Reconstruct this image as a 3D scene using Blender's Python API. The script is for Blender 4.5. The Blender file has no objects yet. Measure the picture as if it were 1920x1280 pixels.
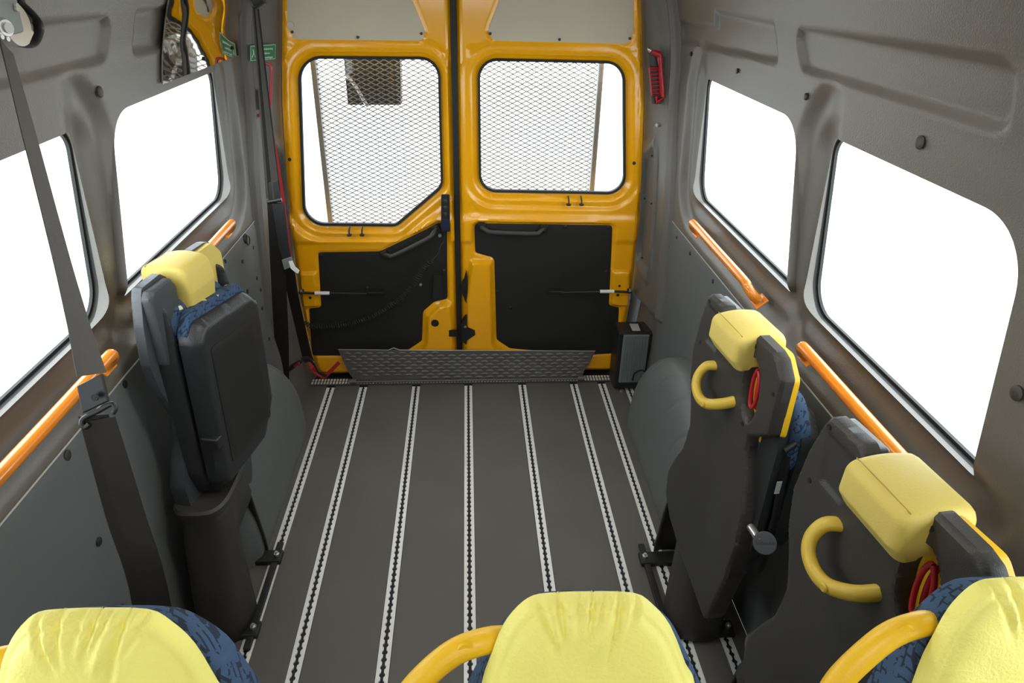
import bpy, bmesh, math, random
import numpy as np
from mathutils import Vector, Matrix

random.seed(7)
sc = bpy.context.scene
R = math.radians

# ------------------------------------------------------------------ camera
FPX = 1290.0
CAM = np.array([0.0501, 0.0, 1.83])
M = np.array([[0.99804775, -0.01062378, 0.06154535],
              [-0.05917315, -0.47610577, 0.87739491],
              [0.01998084, -0.87932385, -0.47580493]])
cd = bpy.data.cameras.new('camera')
cd.sensor_width = 36.0
cd.lens = FPX * 36.0 / 1920.0
cd.clip_start = 0.02
cam = bpy.data.objects.new('camera', cd)
sc.collection.objects.link(cam)
mw = Matrix.Identity(4)
for i in range(3):
    mw[i][0] = M[i, 0]; mw[i][1] = -M[i, 1]; mw[i][2] = -M[i, 2]; mw[i][3] = CAM[i]
cam.matrix_world = mw
sc.camera = cam

# ------------------------------------------------------------------ world, light, exposure
world = bpy.data.worlds.new('overcast'); sc.world = world
world.use_nodes = True
bgn = world.node_tree.nodes['Background']
bgn.inputs['Color'].default_value = (0.88, 0.95, 1.0, 1)
bgn.inputs['Strength'].default_value = 6.2
sc.view_settings.view_transform = 'Standard'
sc.view_settings.look = 'None'
sc.view_settings.gamma = 1.0
sc.view_settings.use_curve_mapping = False
sc.view_settings.exposure = 0.0
sc.cycles.use_denoising = True
sc.cycles.max_bounces = 8
sc.cycles.diffuse_bounces = 5
sc.cycles.glossy_bounces = 4
sc.cycles.transparent_max_bounces = 12
LAMP_W = 12.0
FILL_MID_W = 7.0  # added mid-cabin fill, brightens the rear doors and floor

XC = 0.045
YD = 3.02          # rear door plane


def ray(px, py):
    return M @ np.array([px - 960.0, py - 640.0, FPX])


def at(px, py, x=None, y=None, z=None):
    r = ray(px, py)
    t = (x - CAM[0]) / r[0] if x is not None else (y - CAM[1]) / r[1] if y is not None else (z - CAM[2]) / r[2]
    return CAM + t * r


def atd(px, py, zc):
    return CAM + ray(px, py) * (zc / FPX)


def sm(t):
    t = np.clip(t, 0, 1)
    return t * t * (3 - 2 * t)


# ------------------------------------------------------------------ materials
def mat(name, col, rough=0.6, metal=0.0, bump=0.0, scale=200.0, vary=0.0, vscale=6.0, coat=0.0, spec=0.5, emit=None):
    m = bpy.data.materials.new(name); m.use_nodes = True
    nt = m.node_tree; b = nt.nodes['Principled BSDF']
    b.inputs['Base Color'].default_value = (*col, 1)
    b.inputs['Roughness'].default_value = rough
    b.inputs['Metallic'].default_value = metal
    b.inputs['Coat Weight'].default_value = coat
    b.inputs['Coat Roughness'].default_value = 0.08
    b.inputs['Specular IOR Level'].default_value = spec
    tc = nt.nodes.new('ShaderNodeTexCoord')
    if bump > 0:
        n = nt.nodes.new('ShaderNodeTexNoise'); n.inputs['Scale'].default_value = scale
        n.inputs['Detail'].default_value = 3
        bp = nt.nodes.new('ShaderNodeBump'); bp.inputs['Strength'].default_value = bump
        bp.inputs['Distance'].default_value = 0.002
        nt.links.new(tc.outputs['Object'], n.inputs['Vector'])
        nt.links.new(n.outputs['Fac'], bp.inputs['Height'])
        nt.links.new(bp.outputs['Normal'], b.inputs['Normal'])
    if vary > 0:
        n2 = nt.nodes.new('ShaderNodeTexNoise'); n2.inputs['Scale'].default_value = vscale
        n2.inputs['Detail'].default_value = 5
        nt.links.new(tc.outputs['Object'], n2.inputs['Vector'])
        mp = nt.nodes.new('ShaderNodeMapRange')
        mp.inputs['To Min'].default_value = 1 - vary; mp.inputs['To Max'].default_value = 1 + vary
        nt.links.new(n2.outputs['Fac'], mp.inputs['Value'])
        mx = nt.nodes.new('ShaderNodeMix'); mx.data_type = 'RGBA'; mx.blend_type = 'MULTIPLY'
        mx.inputs['Factor'].default_value = 1.0
        mx.inputs['A'].default_value = (*col, 1)
        nt.links.new(mp.outputs['Result'], mx.inputs['B'])
        nt.links.new(mx.outputs['Result'], b.inputs['Base Color'])
    if emit:
        b.inputs['Emission Color'].default_value = (*col, 1)
        b.inputs['Emission Strength'].default_value = emit
    return m


def floor_mat():
    m = mat('rubber floor', (0.112, 0.103, 0.088), 0.55, bump=0.25, scale=260, vary=0.22, vscale=3.5)
    nt = m.node_tree; b = nt.nodes['Principled BSDF']
    src = b.inputs['Base Color'].links[0].from_socket
    tc = nt.nodes.new('ShaderNodeTexCoord')
    v = nt.nodes.new('ShaderNodeTexVoronoi'); v.inputs['Scale'].default_value = 95
    cr = nt.nodes.new('ShaderNodeValToRGB')
    cr.color_ramp.elements[0].position = 0.0; cr.color_ramp.elements[0].color = (1, 1, 1, 1)
    cr.color_ramp.elements[1].position = 0.10; cr.color_ramp.elements[1].color = (0, 0, 0, 1)
    n = nt.nodes.new('ShaderNodeTexNoise'); n.inputs['Scale'].default_value = 31
    ml = nt.nodes.new('ShaderNodeMath'); ml.operation = 'MULTIPLY'
    gt = nt.nodes.new('ShaderNodeMath'); gt.operation = 'GREATER_THAN'; gt.inputs[1].default_value = 0.58
    mx = nt.nodes.new('ShaderNodeMix'); mx.data_type = 'RGBA'
    mx.inputs['B'].default_value = (0.30, 0.29, 0.27, 1)
    nt.links.new(tc.outputs['Object'], v.inputs['Vector']); nt.links.new(tc.outputs['Object'], n.inputs['Vector'])
    nt.links.new(v.outputs['Distance'], cr.inputs['Fac'])
    nt.links.new(n.outputs['Fac'], gt.inputs[0])
    nt.links.new(cr.outputs['Color'], ml.inputs[0]); nt.links.new(gt.outputs['Value'], ml.inputs[1])
    nt.links.new(ml.outputs['Value'], mx.inputs['Factor'])
    nt.links.new(src, mx.inputs['A']); nt.links.new(mx.outputs['Result'], b.inputs['Base Color'])
    return m


def fabric_mat():
    """blue moquette with dark squiggles and a few cream and red flecks"""
    m = mat('blue patterned fabric', (0.045, 0.10, 0.20), 0.9, bump=0.5, scale=500)
    nt = m.node_tree; b = nt.nodes['Principled BSDF']
    tc = nt.nodes.new('ShaderNodeTexCoord')
    br = nt.nodes.new('ShaderNodeTexBrick')
    br.inputs['Scale'].default_value = 34; br.inputs['Mortar Size'].default_value = 0.05
    br.inputs['Color1'].default_value = (0.045, 0.105, 0.22, 1)
    br.inputs['Color2'].default_value = (0.03, 0.07, 0.16, 1)
    br.inputs['Mortar'].default_value = (0.008, 0.014, 0.03, 1)
    br.inputs['Brick Width'].default_value = 0.42; br.inputs['Row Height'].default_value = 0.3
    ns = nt.nodes.new('ShaderNodeTexNoise'); ns.inputs['Scale'].default_value = 14
    ad = nt.nodes.new('ShaderNodeMix'); ad.data_type = 'VECTOR'; ad.inputs['Factor'].default_value = 0.012
    mpn = nt.nodes.new('ShaderNodeMapping'); mpn.inputs['Rotation'].default_value = (0.9, 0.75, 0.3)
    nt.links.new(tc.outputs['Object'], mpn.inputs['Vector'])
    nt.links.new(mpn.outputs['Vector'], ns.inputs['Vector'])
    nt.links.new(mpn.outputs['Vector'], ad.inputs['A']); nt.links.new(ns.outputs['Color'], ad.inputs['B'])
    nt.links.new(ad.outputs['Result'], br.inputs['Vector'])
    vo = nt.nodes.new('ShaderNodeTexVoronoi'); vo.inputs['Scale'].default_value = 42; vo.distance = 'CHEBYCHEV'
    nt.links.new(mpn.outputs['Vector'], vo.inputs['Vector'])
    lt = nt.nodes.new('ShaderNodeMath'); lt.operation = 'LESS_THAN'; lt.inputs[1].default_value = 0.22
    nt.links.new(vo.outputs['Distance'], lt.inputs[0])
    sp = nt.nodes.new('ShaderNodeSeparateColor'); nt.links.new(vo.outputs['Color'], sp.inputs['Color'])
    g1 = nt.nodes.new('ShaderNodeMath'); g1.operation = 'GREATER_THAN'; g1.inputs[1].default_value = 0.90
    nt.links.new(sp.outputs['Red'], g1.inputs[0])
    m1 = nt.nodes.new('ShaderNodeMath'); m1.operation = 'MULTIPLY'
    nt.links.new(lt.outputs['Value'], m1.inputs[0]); nt.links.new(g1.outputs['Value'], m1.inputs[1])
    g2 = nt.nodes.new('ShaderNodeMath'); g2.operation = 'GREATER_THAN'; g2.inputs[1].default_value = 0.75
    nt.links.new(sp.outputs['Green'], g2.inputs[0])
    fc = nt.nodes.new('ShaderNodeMix'); fc.data_type = 'RGBA'
    fc.inputs['A'].default_value = (0.75, 0.72, 0.52, 1); fc.inputs['B'].default_value = (0.5, 0.05, 0.05, 1)
    nt.links.new(g2.outputs['Value'], fc.inputs['Factor'])
    mx = nt.nodes.new('ShaderNodeMix'); mx.data_type = 'RGBA'
    nt.links.new(m1.outputs['Value'], mx.inputs['Factor'])
    n3 = nt.nodes.new('ShaderNodeTexNoise'); n3.inputs['Scale'].default_value = 60
    nt.links.new(tc.outputs['Object'], n3.inputs['Vector'])
    g3 = nt.nodes.new('ShaderNodeMath'); g3.operation = 'GREATER_THAN'; g3.inputs[1].default_value = 0.49
    nt.links.new(n3.outputs['Fac'], g3.inputs[0])
    m3 = nt.nodes.new('ShaderNodeMath'); m3.operation = 'MULTIPLY'
    nt.links.new(g3.outputs['Value'], m3.inputs[0]); nt.links.new(br.outputs['Fac'], m3.inputs[1])
    b3 = nt.nodes.new('ShaderNodeMix'); b3.data_type = 'RGBA'
    b3.inputs['A'].default_value = (0.040, 0.085, 0.17, 1); b3.inputs['B'].default_value = (0.013, 0.024, 0.05, 1)
    nt.links.new(m3.outputs['Value'], b3.inputs['Factor'])
    nt.links.new(b3.outputs['Result'], mx.inputs['A'])
    nt.links.new(fc.outputs['Result'], mx.inputs['B'])
    nt.links.new(mx.outputs['Result'], b.inputs['Base Color'])
    return m


def glass_mat():
    m = bpy.data.materials.new('window glass'); m.use_nodes = True
    nt = m.node_tree; nt.nodes.clear()
    o = nt.nodes.new('ShaderNodeOutputMaterial'); t = nt.nodes.new('ShaderNodeBsdfTransparent')
    t.inputs['Color'].default_value = (0.94, 0.96, 0.95, 1)
    g = nt.nodes.new('ShaderNodeBsdfGlossy'); g.inputs['Roughness'].default_value = 0.02
    mx = nt.nodes.new('ShaderNodeMixShader')
    mx.inputs['Fac'].default_value = 0.03
    nt.links.new(t.outputs['BSDF'], mx.inputs[1]); nt.links.new(g.outputs['BSDF'], mx.inputs[2])
    nt.links.new(mx.outputs['Shader'], o.inputs['Surface'])
    return m


TRIM = mat('grey wall trim', (0.134, 0.124, 0.108), 0.36, bump=0.35, scale=320, vary=0.04, vscale=3)
TRIM2 = mat('grey lower wall panel', (0.122, 0.130, 0.129), 0.5, bump=0.3, scale=320, vary=0.05, vscale=4)
EDGE = mat('pale moulded edge', (0.34, 0.33, 0.30), 0.45)
PANELG = mat('beige grey panel', (0.60, 0.53, 0.40), 0.7, vary=0.04)
YEL = mat('amber yellow paint', (0.98, 0.44, 0.003), 0.24, coat=0.4, vary=0.03)
BLKP = mat('black hardboard', (0.011, 0.0105, 0.009), 0.62, vary=0.25, vscale=8)
BLK = mat('black plastic', (0.014, 0.014, 0.014), 0.45, bump=0.1)
RUB = mat('black rubber', (0.008, 0.008, 0.008), 0.6)
SHELL = mat('charcoal seat shell', (0.036, 0.033, 0.028), 0.5, bump=0.35, scale=420, vary=0.05)
SHELLG = mat('blue grey seat shell', (0.052, 0.058, 0.064), 0.45, bump=0.3, scale=420)
VINYL = mat('black leatherette', (0.020, 0.021, 0.023), 0.42, bump=0.4, scale=260)
LEATH = mat('lemon yellow leatherette', (0.88, 0.82, 0.21), 0.55, bump=0.5, scale=240, vary=0.04, vscale=9)
HEADY = mat('mustard yellow foam', (0.66, 0.52, 0.12), 0.6, bump=0.25, scale=350, vary=0.05, vscale=8)
GRIPD = mat('ochre yellow plastic', (0.62, 0.43, 0.045), 0.45, bump=0.15, scale=400)
SEAM = mat('mustard seam', (0.38, 0.27, 0.05), 0.7)
GRIPY = mat('golden yellow plastic', (0.84, 0.50, 0.012), 0.42, bump=0.15, scale=400)
ORANGE = mat('orange painted steel', (0.78, 0.235, 0.010), 0.28, coat=0.7, vary=0.05, vscale=20)
RED = mat('red plastic', (0.45, 0.012, 0.02), 0.35, coat=0.3)
REDW = mat('red webbing', (0.42, 0.015, 0.02), 0.7, bump=0.3, scale=400)
ALU = mat('brushed aluminium', (0.86, 0.86, 0.82), 0.42, metal=0.15, vary=0.08, vscale=12)
ALUD = mat('dull tread plate', (0.13, 0.125, 0.115), 0.42, metal=0.45, vary=0.15, vscale=9)
STEEL = mat('bright steel', (0.72, 0.70, 0.66), 0.28, metal=0.9)
HEATS = mat('grey anodised aluminium', (0.22, 0.25, 0.25), 0.5, metal=0.3, vary=0.1)
WEB = mat('dark brown grey webbing', (0.019, 0.016, 0.013), 0.6, bump=0.25, scale=600, spec=0.2)
WEBG = mat('dark grey webbing', (0.055, 0.052, 0.047), 0.6, bump=0.5, scale=600)
GALV = mat('galvanised mesh steel', (0.17, 0.17, 0.16), 0.6, metal=0.2, vary=0.1)
DARKM = mat('dark lift unit', (0.035, 0.032, 0.028), 0.6, vary=0.3)
GREEN = mat('green sign', (0.02, 0.19, 0.07), 0.5)
WHITE = mat('white print', (0.85, 0.86, 0.82), 0.5)
LABELW = mat('white label', (0.45, 0.45, 0.42), 0.5)
TEXTD = mat('dark print', (0.01, 0.01, 0.012), 0.5)
MIRR = mat('mirror sheet', (0.62, 0.60, 0.55), 0.035, metal=1.0)
BLUEP = mat('dark blue plastic', (0.012, 0.012, 0.055), 0.45)
GROUND = mat('pale concrete', (0.6, 0.6, 0.58), 0.8, vary=0.1, vscale=1.5)
FLOOR = floor_mat()
FAB = fabric_mat()
GLASS = glass_mat()
LAMPM = mat('lamp diffuser', (1.0, 0.96, 0.88), 0.5, emit=3.0)

# mirror sheet is slightly buckled
_nt = MIRR.node_tree
_n = _nt.nodes.new('ShaderNodeTexNoise'); _n.inputs['Scale'].default_value = 7; _n.inputs['Detail'].default_value = 2
_tc = _nt.nodes.new('ShaderNodeTexCoord'); _b = _nt.nodes.new('ShaderNodeBump')
_b.inputs['Strength'].default_value = 0.07; _b.inputs['Distance'].default_value = 0.01
_nt.links.new(_tc.outputs['Object'], _n.inputs['Vector']); _nt.links.new(_n.outputs['Fac'], _b.inputs['Height'])
_nt.links.new(_b.outputs['Normal'], _nt.nodes['Principled BSDF'].inputs['Normal'])


# ------------------------------------------------------------------ object helpers
WM = {}


def link(o, parent=None, local=None):
    sc.collection.objects.link(o)
    if parent is not None:
        o.parent = parent
    loc = local if local is not None else Matrix.Identity(4)
    o.matrix_basis = loc
    WM[o.name] = (WM[parent.name] if parent is not None else Matrix.Identity(4)) @ loc
    return o


def tag(o, label=None, cat=None, group=None, kind=None):
    if label: o['label'] = label
    if cat: o['category'] = cat
    if group: o['group'] = group
    if kind: o['kind'] = kind
    return o


def thing(name, label, cat, loc=(0, 0, 0), rotz=0.0, group=None, kind=None):
    o = bpy.data.objects.new(name, None)
    o.empty_display_size = 0.05
    link(o, None, Matrix.Translation(Vector(loc)) @ Matrix.Rotation(rotz, 4, 'Z'))
    return tag(o, label, cat, group, kind)


class MB:
    def __init__(s):
        s.v = []; s.f = []

    def add(s, vs, fs):
        n = len(s.v)
        s.v.extend([tuple(float(c) for c in p) for p in vs])
        s.f.extend([tuple(i + n for i in f) for f in fs])
        return s

    def box(s, c, size, rot=None):
        hx, hy, hz = size[0] / 2, size[1] / 2, size[2] / 2
        vs = [Vector((x, y, z)) for x in (-hx, hx) for y in (-hy, hy) for z in (-hz, hz)]
        if rot is not None: vs = [rot @ v for v in vs]
        vs = [v + Vector(c) for v in vs]
        return s.add(vs, [(0, 1, 3, 2), (4, 6, 7, 5), (0, 4, 5, 1), (2, 3, 7, 6), (0, 2, 6, 4), (1, 5, 7, 3)])

    def hexa(s, b4, t4):
        return s.add(list(b4) + list(t4), [(3, 2, 1, 0), (4, 5, 6, 7), (0, 1, 5, 4), (1, 2, 6, 5), (2, 3, 7, 6), (3, 0, 4, 7)])

    def tube(s, pts, r, n=10, flat=None, cap=True):
        pts = [Vector(tuple(float(c) for c in p)) for p in pts]
        rs = r if isinstance(r, (list, tuple)) else [r] * len(pts)
        prev = None; rings = []
        for i, p in enumerate(pts):
            a = pts[max(i - 1, 0)]; b = pts[min(i + 1, len(pts) - 1)]
            t = (b - a).normalized()
            if prev is None:
                ref = Vector((0, 0, 1)) if abs(t.z) < 0.9 else Vector((1, 0, 0))
                u = t.cross(ref).normalized()
            else:
                u = (prev - t * prev.dot(t)).normalized()
            prev = u; w = t.cross(u)
            fl = flat if flat else 1.0
            rings.append([p + (u * math.cos(2 * math.pi * k / n) + w * math.sin(2 * math.pi * k / n) * fl) * rs[i] for k in range(n)])
        vs = [v for rg in rings for v in rg]
        fs = [(i * n + k, i * n + (k + 1) % n, (i + 1) * n + (k + 1) % n, (i + 1) * n + k) for i in range(len(pts) - 1) for k in range(n)]
        if cap:
            fs.append(tuple(range(n - 1, -1, -1))); fs.append(tuple((len(pts) - 1) * n + k for k in range(n)))
        return s.add(vs, fs)

    def cyl(s, c, axis, r, h, n=16, r2=None):
        a = Vector(axis).normalized(); c = Vector(tuple(float(q) for q in c))
        return s.tube([c, c + a * h], [r, r if r2 is None else r2], n)

    def prism(s, pts, z0, z1, mp):
        n = len(pts)
        vs = [mp(u, v, z0) for u, v in pts] + [mp(u, v, z1) for u, v in pts]
        fs = [tuple(range(n - 1, -1, -1)), tuple(range(n, 2 * n))] + [(i, (i + 1) % n, n + (i + 1) % n, n + i) for i in range(n)]
        return s.add(vs, fs)

    def build(s, name, m, parent=None, world=True, bevel=0.0, seg=2, smooth=True, ang=38, loc=None, share=None):
        """vertices given in world space (world=True) or in the parent's own space"""
        me = bpy.data.meshes.new(name)
        vs = s.v
        if parent is not None and world:
            inv = WM[parent.name].inverted()
            vs = [tuple(inv @ Vector(v)) for v in vs]
        off = Vector((0, 0, 0))
        if parent is None:
            a = np.array(vs)
            off = Vector(((a[:, 0].min() + a[:, 0].max()) / 2, (a[:, 1].min() + a[:, 1].max()) / 2, a[:, 2].min()))
            vs = [tuple(Vector(v) - off) for v in vs]
        me.from_pydata(vs, [], s.f); me.update()
        bm = bmesh.new(); bm.from_mesh(me)
        bmesh.ops.recalc_face_normals(bm, faces=bm.faces[:])
        bm.to_mesh(me); bm.free()
        if smooth:
            me.shade_smooth(); me.set_sharp_from_angle(angle=R(ang))
        me.materials.append(m)
        o = bpy.data.objects.new(name, me)
        link(o, parent, Matrix.Translation(off))
        if bevel:
            md = o.modifiers.new('bevel', 'BEVEL'); md.width = bevel; md.segments = seg
            md.limit_method = 'ANGLE'; md.angle_limit = R(35); md.harden_normals = True
        return o


def copy_part(o, parent, m4):
    c = o.copy(); sc.collection.objects.link(c); c.parent = parent; c.matrix_basis = m4
    for k in ('label', 'group'):
        if k in o.keys(): c[k] = o[k]
    WM[c.name] = WM[parent.name] @ m4
    return c


def fillet(pts, r, n=6):
    """round the corners of a polygon; r is one radius or one per corner"""
    out = []; N = len(pts)
    rr = r if isinstance(r, (list, tuple)) else [r] * N
    for i in range(N):
        p = np.array(pts[i], float); a = np.array(pts[i - 1], float) - p; b = np.array(pts[(i + 1) % N], float) - p
        la, lb = np.linalg.norm(a), np.linalg.norm(b); a /= la; b /= lb
        cs = np.clip(np.dot(a, b), -1, 1); th = math.acos(cs)
        if rr[i] <= 0 or th > 3.05: out.append(tuple(p)); continue
        d = min(rr[i] / math.tan(th / 2), la * 0.48, lb * 0.48)
        q0 = p + a * d; q2 = p + b * d
        for k in range(n + 1):
            t = k / n
            # rational quadratic, close to an arc
            w = math.sin(th / 2)
            den = (1 - t) ** 2 + 2 * w * t * (1 - t) + t * t
            q = ((1 - t) ** 2 * q0 + 2 * w * t * (1 - t) * p + t * t * q2) / den
            out.append(tuple(q))
    return out


def smooth_poly(pts, n=4, closed=True):
    out = []; N = len(pts); P_ = [np.array(p, float) for p in pts]
    rng = range(N) if closed else range(N - 1)
    for i in rng:
        p0 = P_[(i - 1) % N] if closed or i > 0 else P_[0]
        p1 = P_[i]; p2 = P_[(i + 1) % N]; p3 = P_[(i + 2) % N] if closed or i + 2 < N else P_[-1]
        for k in range(n):
            t = k / n
            out.append(tuple(0.5 * ((2 * p1) + (-p0 + p2) * t + (2 * p0 - 5 * p1 + 4 * p2 - p3) * t * t + (-p0 + 3 * p1 - 3 * p2 + p3) * t ** 3)))
    if not closed: out.append(tuple(P_[-1]))
    return out


def sdpoly(poly):
    P_ = np.array(poly, float); N = len(P_)

    def f(x, y):
        x = np.asarray(x, float); y = np.asarray(y, float)
        d = np.full(x.shape, 1e9); s = np.ones(x.shape)
        for i in range(N):
            ax, ay = P_[i]; bx, by = P_[i - 1]
            ex, ey = bx - ax, by - ay
            wx, wy = x - ax, y - ay
            t = np.clip((wx * ex + wy * ey) / (ex * ex + ey * ey + 1e-15), 0, 1)
            d = np.minimum(d, (wx - ex * t) ** 2 + (wy - ey * t) ** 2)
            c1 = y >= ay; c2 = y < by; c3 = ex * wy > ey * wx
            flip = (c1 & c2 & c3) | (~c1 & ~c2 & ~c3)
            s = np.where(flip, -s, s)
        return s * np.sqrt(d)
    return f


def slab(mb, box, h, sdf, front, mp, back=None):
    """sheet over the region sdf<0, surface height front(u,v,d); with a rim down to 'back' when given"""
    u0, u1, v0, v1 = box
    nu = int(math.ceil((u1 - u0) / h)) + 1; nv = int(math.ceil((v1 - v0) / h)) + 1
    U, V = np.meshgrid(np.linspace(u0, u1, nu), np.linspace(v0, v1, nv), indexing='ij')
    hh = max((u1 - u0) / (nu - 1), (v1 - v0) / (nv - 1))
    D = sdf(U, V)
    e = hh * 0.2
    gx = (sdf(U + e, V) - sdf(U - e, V)) / (2 * e); gy = (sdf(U, V + e) - sdf(U, V - e)) / (2 * e)
    gl = np.sqrt(gx * gx + gy * gy) + 1e-9
    near = np.abs(D) < hh * 0.78
    U2 = np.where(near, U - D * gx / gl, U); V2 = np.where(near, V - D * gy / gl, V)
    Uc = (U[:-1, :-1] + U[1:, 1:]) / 2; Vc = (V[:-1, :-1] + V[1:, 1:]) / 2
    keep = sdf(Uc, Vc) < 0
    D2 = np.where(near, 0.0, D)
    ring = (D <= -hh * 0.78) & (D > -hh * 1.7)            # even out the second ring of points
    sh_r = np.where(ring, (D + hh * 1.2) * 0.9, 0.0)
    U2 = np.where(ring, U - sh_r * gx / gl, U2); V2 = np.where(ring, V - sh_r * gy / gl, V2)
    D2 = np.where(ring, D - sh_r, D2)
    W = front(U2, V2, D2)
    idx = -np.ones(U.shape, int); vs = []; fs = []

    def vid(i, j):
        if idx[i, j] < 0:
            idx[i, j] = len(vs); vs.append((U2[i, j], V2[i, j], W[i, j]))
        return idx[i, j]
    edges = {}
    for i, j in zip(*np.nonzero(keep)):
        q = (vid(i, j), vid(i + 1, j), vid(i + 1, j + 1), vid(i, j + 1))
        fs.append(q)
        if back is not None:
            for k in range(4):
                a, b = q[k], q[(k + 1) % 4]
                key = (min(a, b), max(a, b))
                if key in edges: edges[key] = None
                else: edges[key] = (a, b)
    if back is not None:
        bk = {}
        rim = [ab for ab in edges.values() if ab]
        for a, b in rim:
            for c in (a, b):
                if c not in bk:
                    bk[c] = len(vs)
                    bw = back(vs[c][0], vs[c][1]) if callable(back) else back
                    vs.append((vs[c][0], vs[c][1], bw))
            fs.append((b, a, bk[a], bk[b]))
        # closed back: reuse the same cells, flat
        n0 = len(fs)
        bidx = dict(bk)
        for q in [f for f in fs[:n0] if len(f) == 4]:
            if any(c in bk.values() for c in q): continue
            qq = []
            for c in q:
                if c not in bidx:
                    bidx[c] = len(vs)
                    bw = back(vs[c][0], vs[c][1]) if callable(back) else back
                    vs.append((vs[c][0], vs[c][1], bw))
                qq.append(bidx[c])
            fs.append(tuple(reversed(qq)))
    mb.add([mp(*p) for p in vs], fs)
    return mb


def rounded(T, r):
    """front height of a slab of thickness T with a rounded rim"""
    def f(u, v, d):
        q = np.clip(r + d, 0, r)
        return T - r + np.sqrt(np.maximum(r * r - q * q, 0))
    return f


def text(s, size, m, parent, mtx, name='lettering', ext=0.0004, align='LEFT'):
    cu = bpy.data.curves.new(name, 'FONT'); cu.body = s; cu.size = size; cu.extrude = ext; cu.align_x = align
    cu.materials.append(m)
    tmp = bpy.data.objects.new('tmp', cu); sc.collection.objects.link(tmp)
    bpy.context.view_layer.update()
    me = bpy.data.meshes.new_from_object(tmp.evaluated_get(bpy.context.evaluated_depsgraph_get()))
    bpy.data.objects.remove(tmp)
    if not me.materials: me.materials.append(m)
    me.transform(mtx)
    mb = MB(); mb.add([v.co for v in me.vertices], [tuple(p.vertices) for p in me.polygons])
    return mb.build(name, m, parent, smooth=False)


def basis(o, x, y):
    x = Vector(tuple(x)).normalized(); y = Vector(tuple(y)); y = (y - x * x.dot(y)).normalized(); z = x.cross(y)
    m = Matrix.Identity(4)
    for i in range(3):
        m[i][0] = x[i]; m[i][1] = y[i]; m[i][2] = z[i]; m[i][3] = float(o[i])
    return m


# ------------------------------------------------------------------ body cross-section
WZ = np.array([0.0, 0.3, 0.9, 1.05, 1.5, 1.60, 1.72, 1.82, 1.90, 1.96, 2.0])
WW = np.array([0.868, 0.872, 0.872, 0.870, 0.862, 0.852, 0.826, 0.785, 0.72, 0.62, 0.50])


_wz = np.linspace(-0.3, 2.3, 521)
_ww = np.interp(_wz, WZ, WW)
_k = np.exp(-np.linspace(-2.2, 2.2, 21) ** 2); _k /= _k.sum()
_ww = np.convolve(np.pad(_ww, 10, mode='edge'), _k, mode='valid')


def wall_w(z):
    return np.interp(z, _wz, _ww)


def glass_w(z):
    return 0.932 - (np.asarray(z) - 1.05) * 0.06


def onwall(px, py, side, extra=0.0):
    """point where a photo pixel meets the side wall"""
    w = 0.86
    for _ in range(12):
        p = at(px, py, x=XC + side * w)
        w = 0.5 * w + 0.5 * float(wall_w(p[2]) - extra)
    return p


WINS = [(1.665, 2.665, 1.052, 1.500), (0.885, 1.660, 1.050, 1.498), (-0.05, 0.67, 1.050, 1.498)]


def win_poly(k, g=0.0):
    a, b, c, d = WINS[k]
    # near end on low Y, far end on high Y, far bottom corner swept back a little
    pts = [(a - g, c - g), (b - 0.045 + g, c - g), (b + g, d + g), (a + (0.13 if k == 0 else 0.07) - g, d + g)]
    return fillet(pts, [0.04 + g, 0.09 + g, 0.05 + g, 0.125 + g], 10)


# embossed upper panels, given on the wall in (Y, Z)
def wall_pts(pxs, side=1):
    return [tuple(onwall(*p, side)[1:]) for p in pxs]


EMB = [fillet(wall_pts([(1490, 50), (1504, 132), (1888, 250), (1903, 118)]), 0.03, 5),
       fillet(wall_pts([(1273, 40), (1279, 80), (1458, 118), (1450, 42), (1341, 20), (1340, 50)]), 0.015, 4)]


def moulded(y, z, di, W_):
    """share of the way from the wall face out to the glass: the moulding dips towards the glass below a window and at its far end"""
    a, b, c, d_ = W_
    wb = sm((c + 0.05 - z) / 0.10); wf = sm((y - (b - 0.10)) / 0.14)
    q = 1 - (1 - wb) * (1 - wf)
    t = np.clip(1 - di / 0.136, 0, 1)
    return q * (0.45 * sm(t / 0.40) + 0.55 * sm((t - 0.52) / 0.48))


def wall_surface(side):
    wins = [sdpoly(win_poly(k)) for k in range(3)]
    embs = [sdpoly(e) for e in EMB]
    Y0, Y1, Z0, Z1 = -1.9, 2.97, 0.0, 2.0

    def sdf(y, z):
        d = np.maximum(np.maximum(Y0 - y, y - Y1), np.maximum(Z0 - z, z - Z1))
        for w in wins: d = np.maximum(d, -w(y, z))
        return d

    def front(y, z, dd):
        w = wall_w(z)
        for wi, W_ in zip(wins, WINS):
            di = np.maximum(wi(y, z), 0)
            w = w + (glass_w(z) - w) * moulded(y, z, di, W_)
        for e in embs:
            w = w + 0.012 * sm(-e(y, z) / 0.011 + 0.3)
        # faint draft waves in the moulding near the rear corner
        w = w - 0.0
        return w
    mb = MB()
    slab(mb, (Y0, Y1, Z0, Z1), 0.0095, sdf, front, lambda y, z, w: (XC + side * w, y, z))
    return mb


# ------------------------------------------------------------------ outside ground
g = MB().add([(-14, -12, -0.62), (14, -12, -0.62), (14, 18, -0.62), (-14, 18, -0.62)], [(0, 1, 2, 3)]).build('ground', GROUND)
tag(g, kind='structure')

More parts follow.
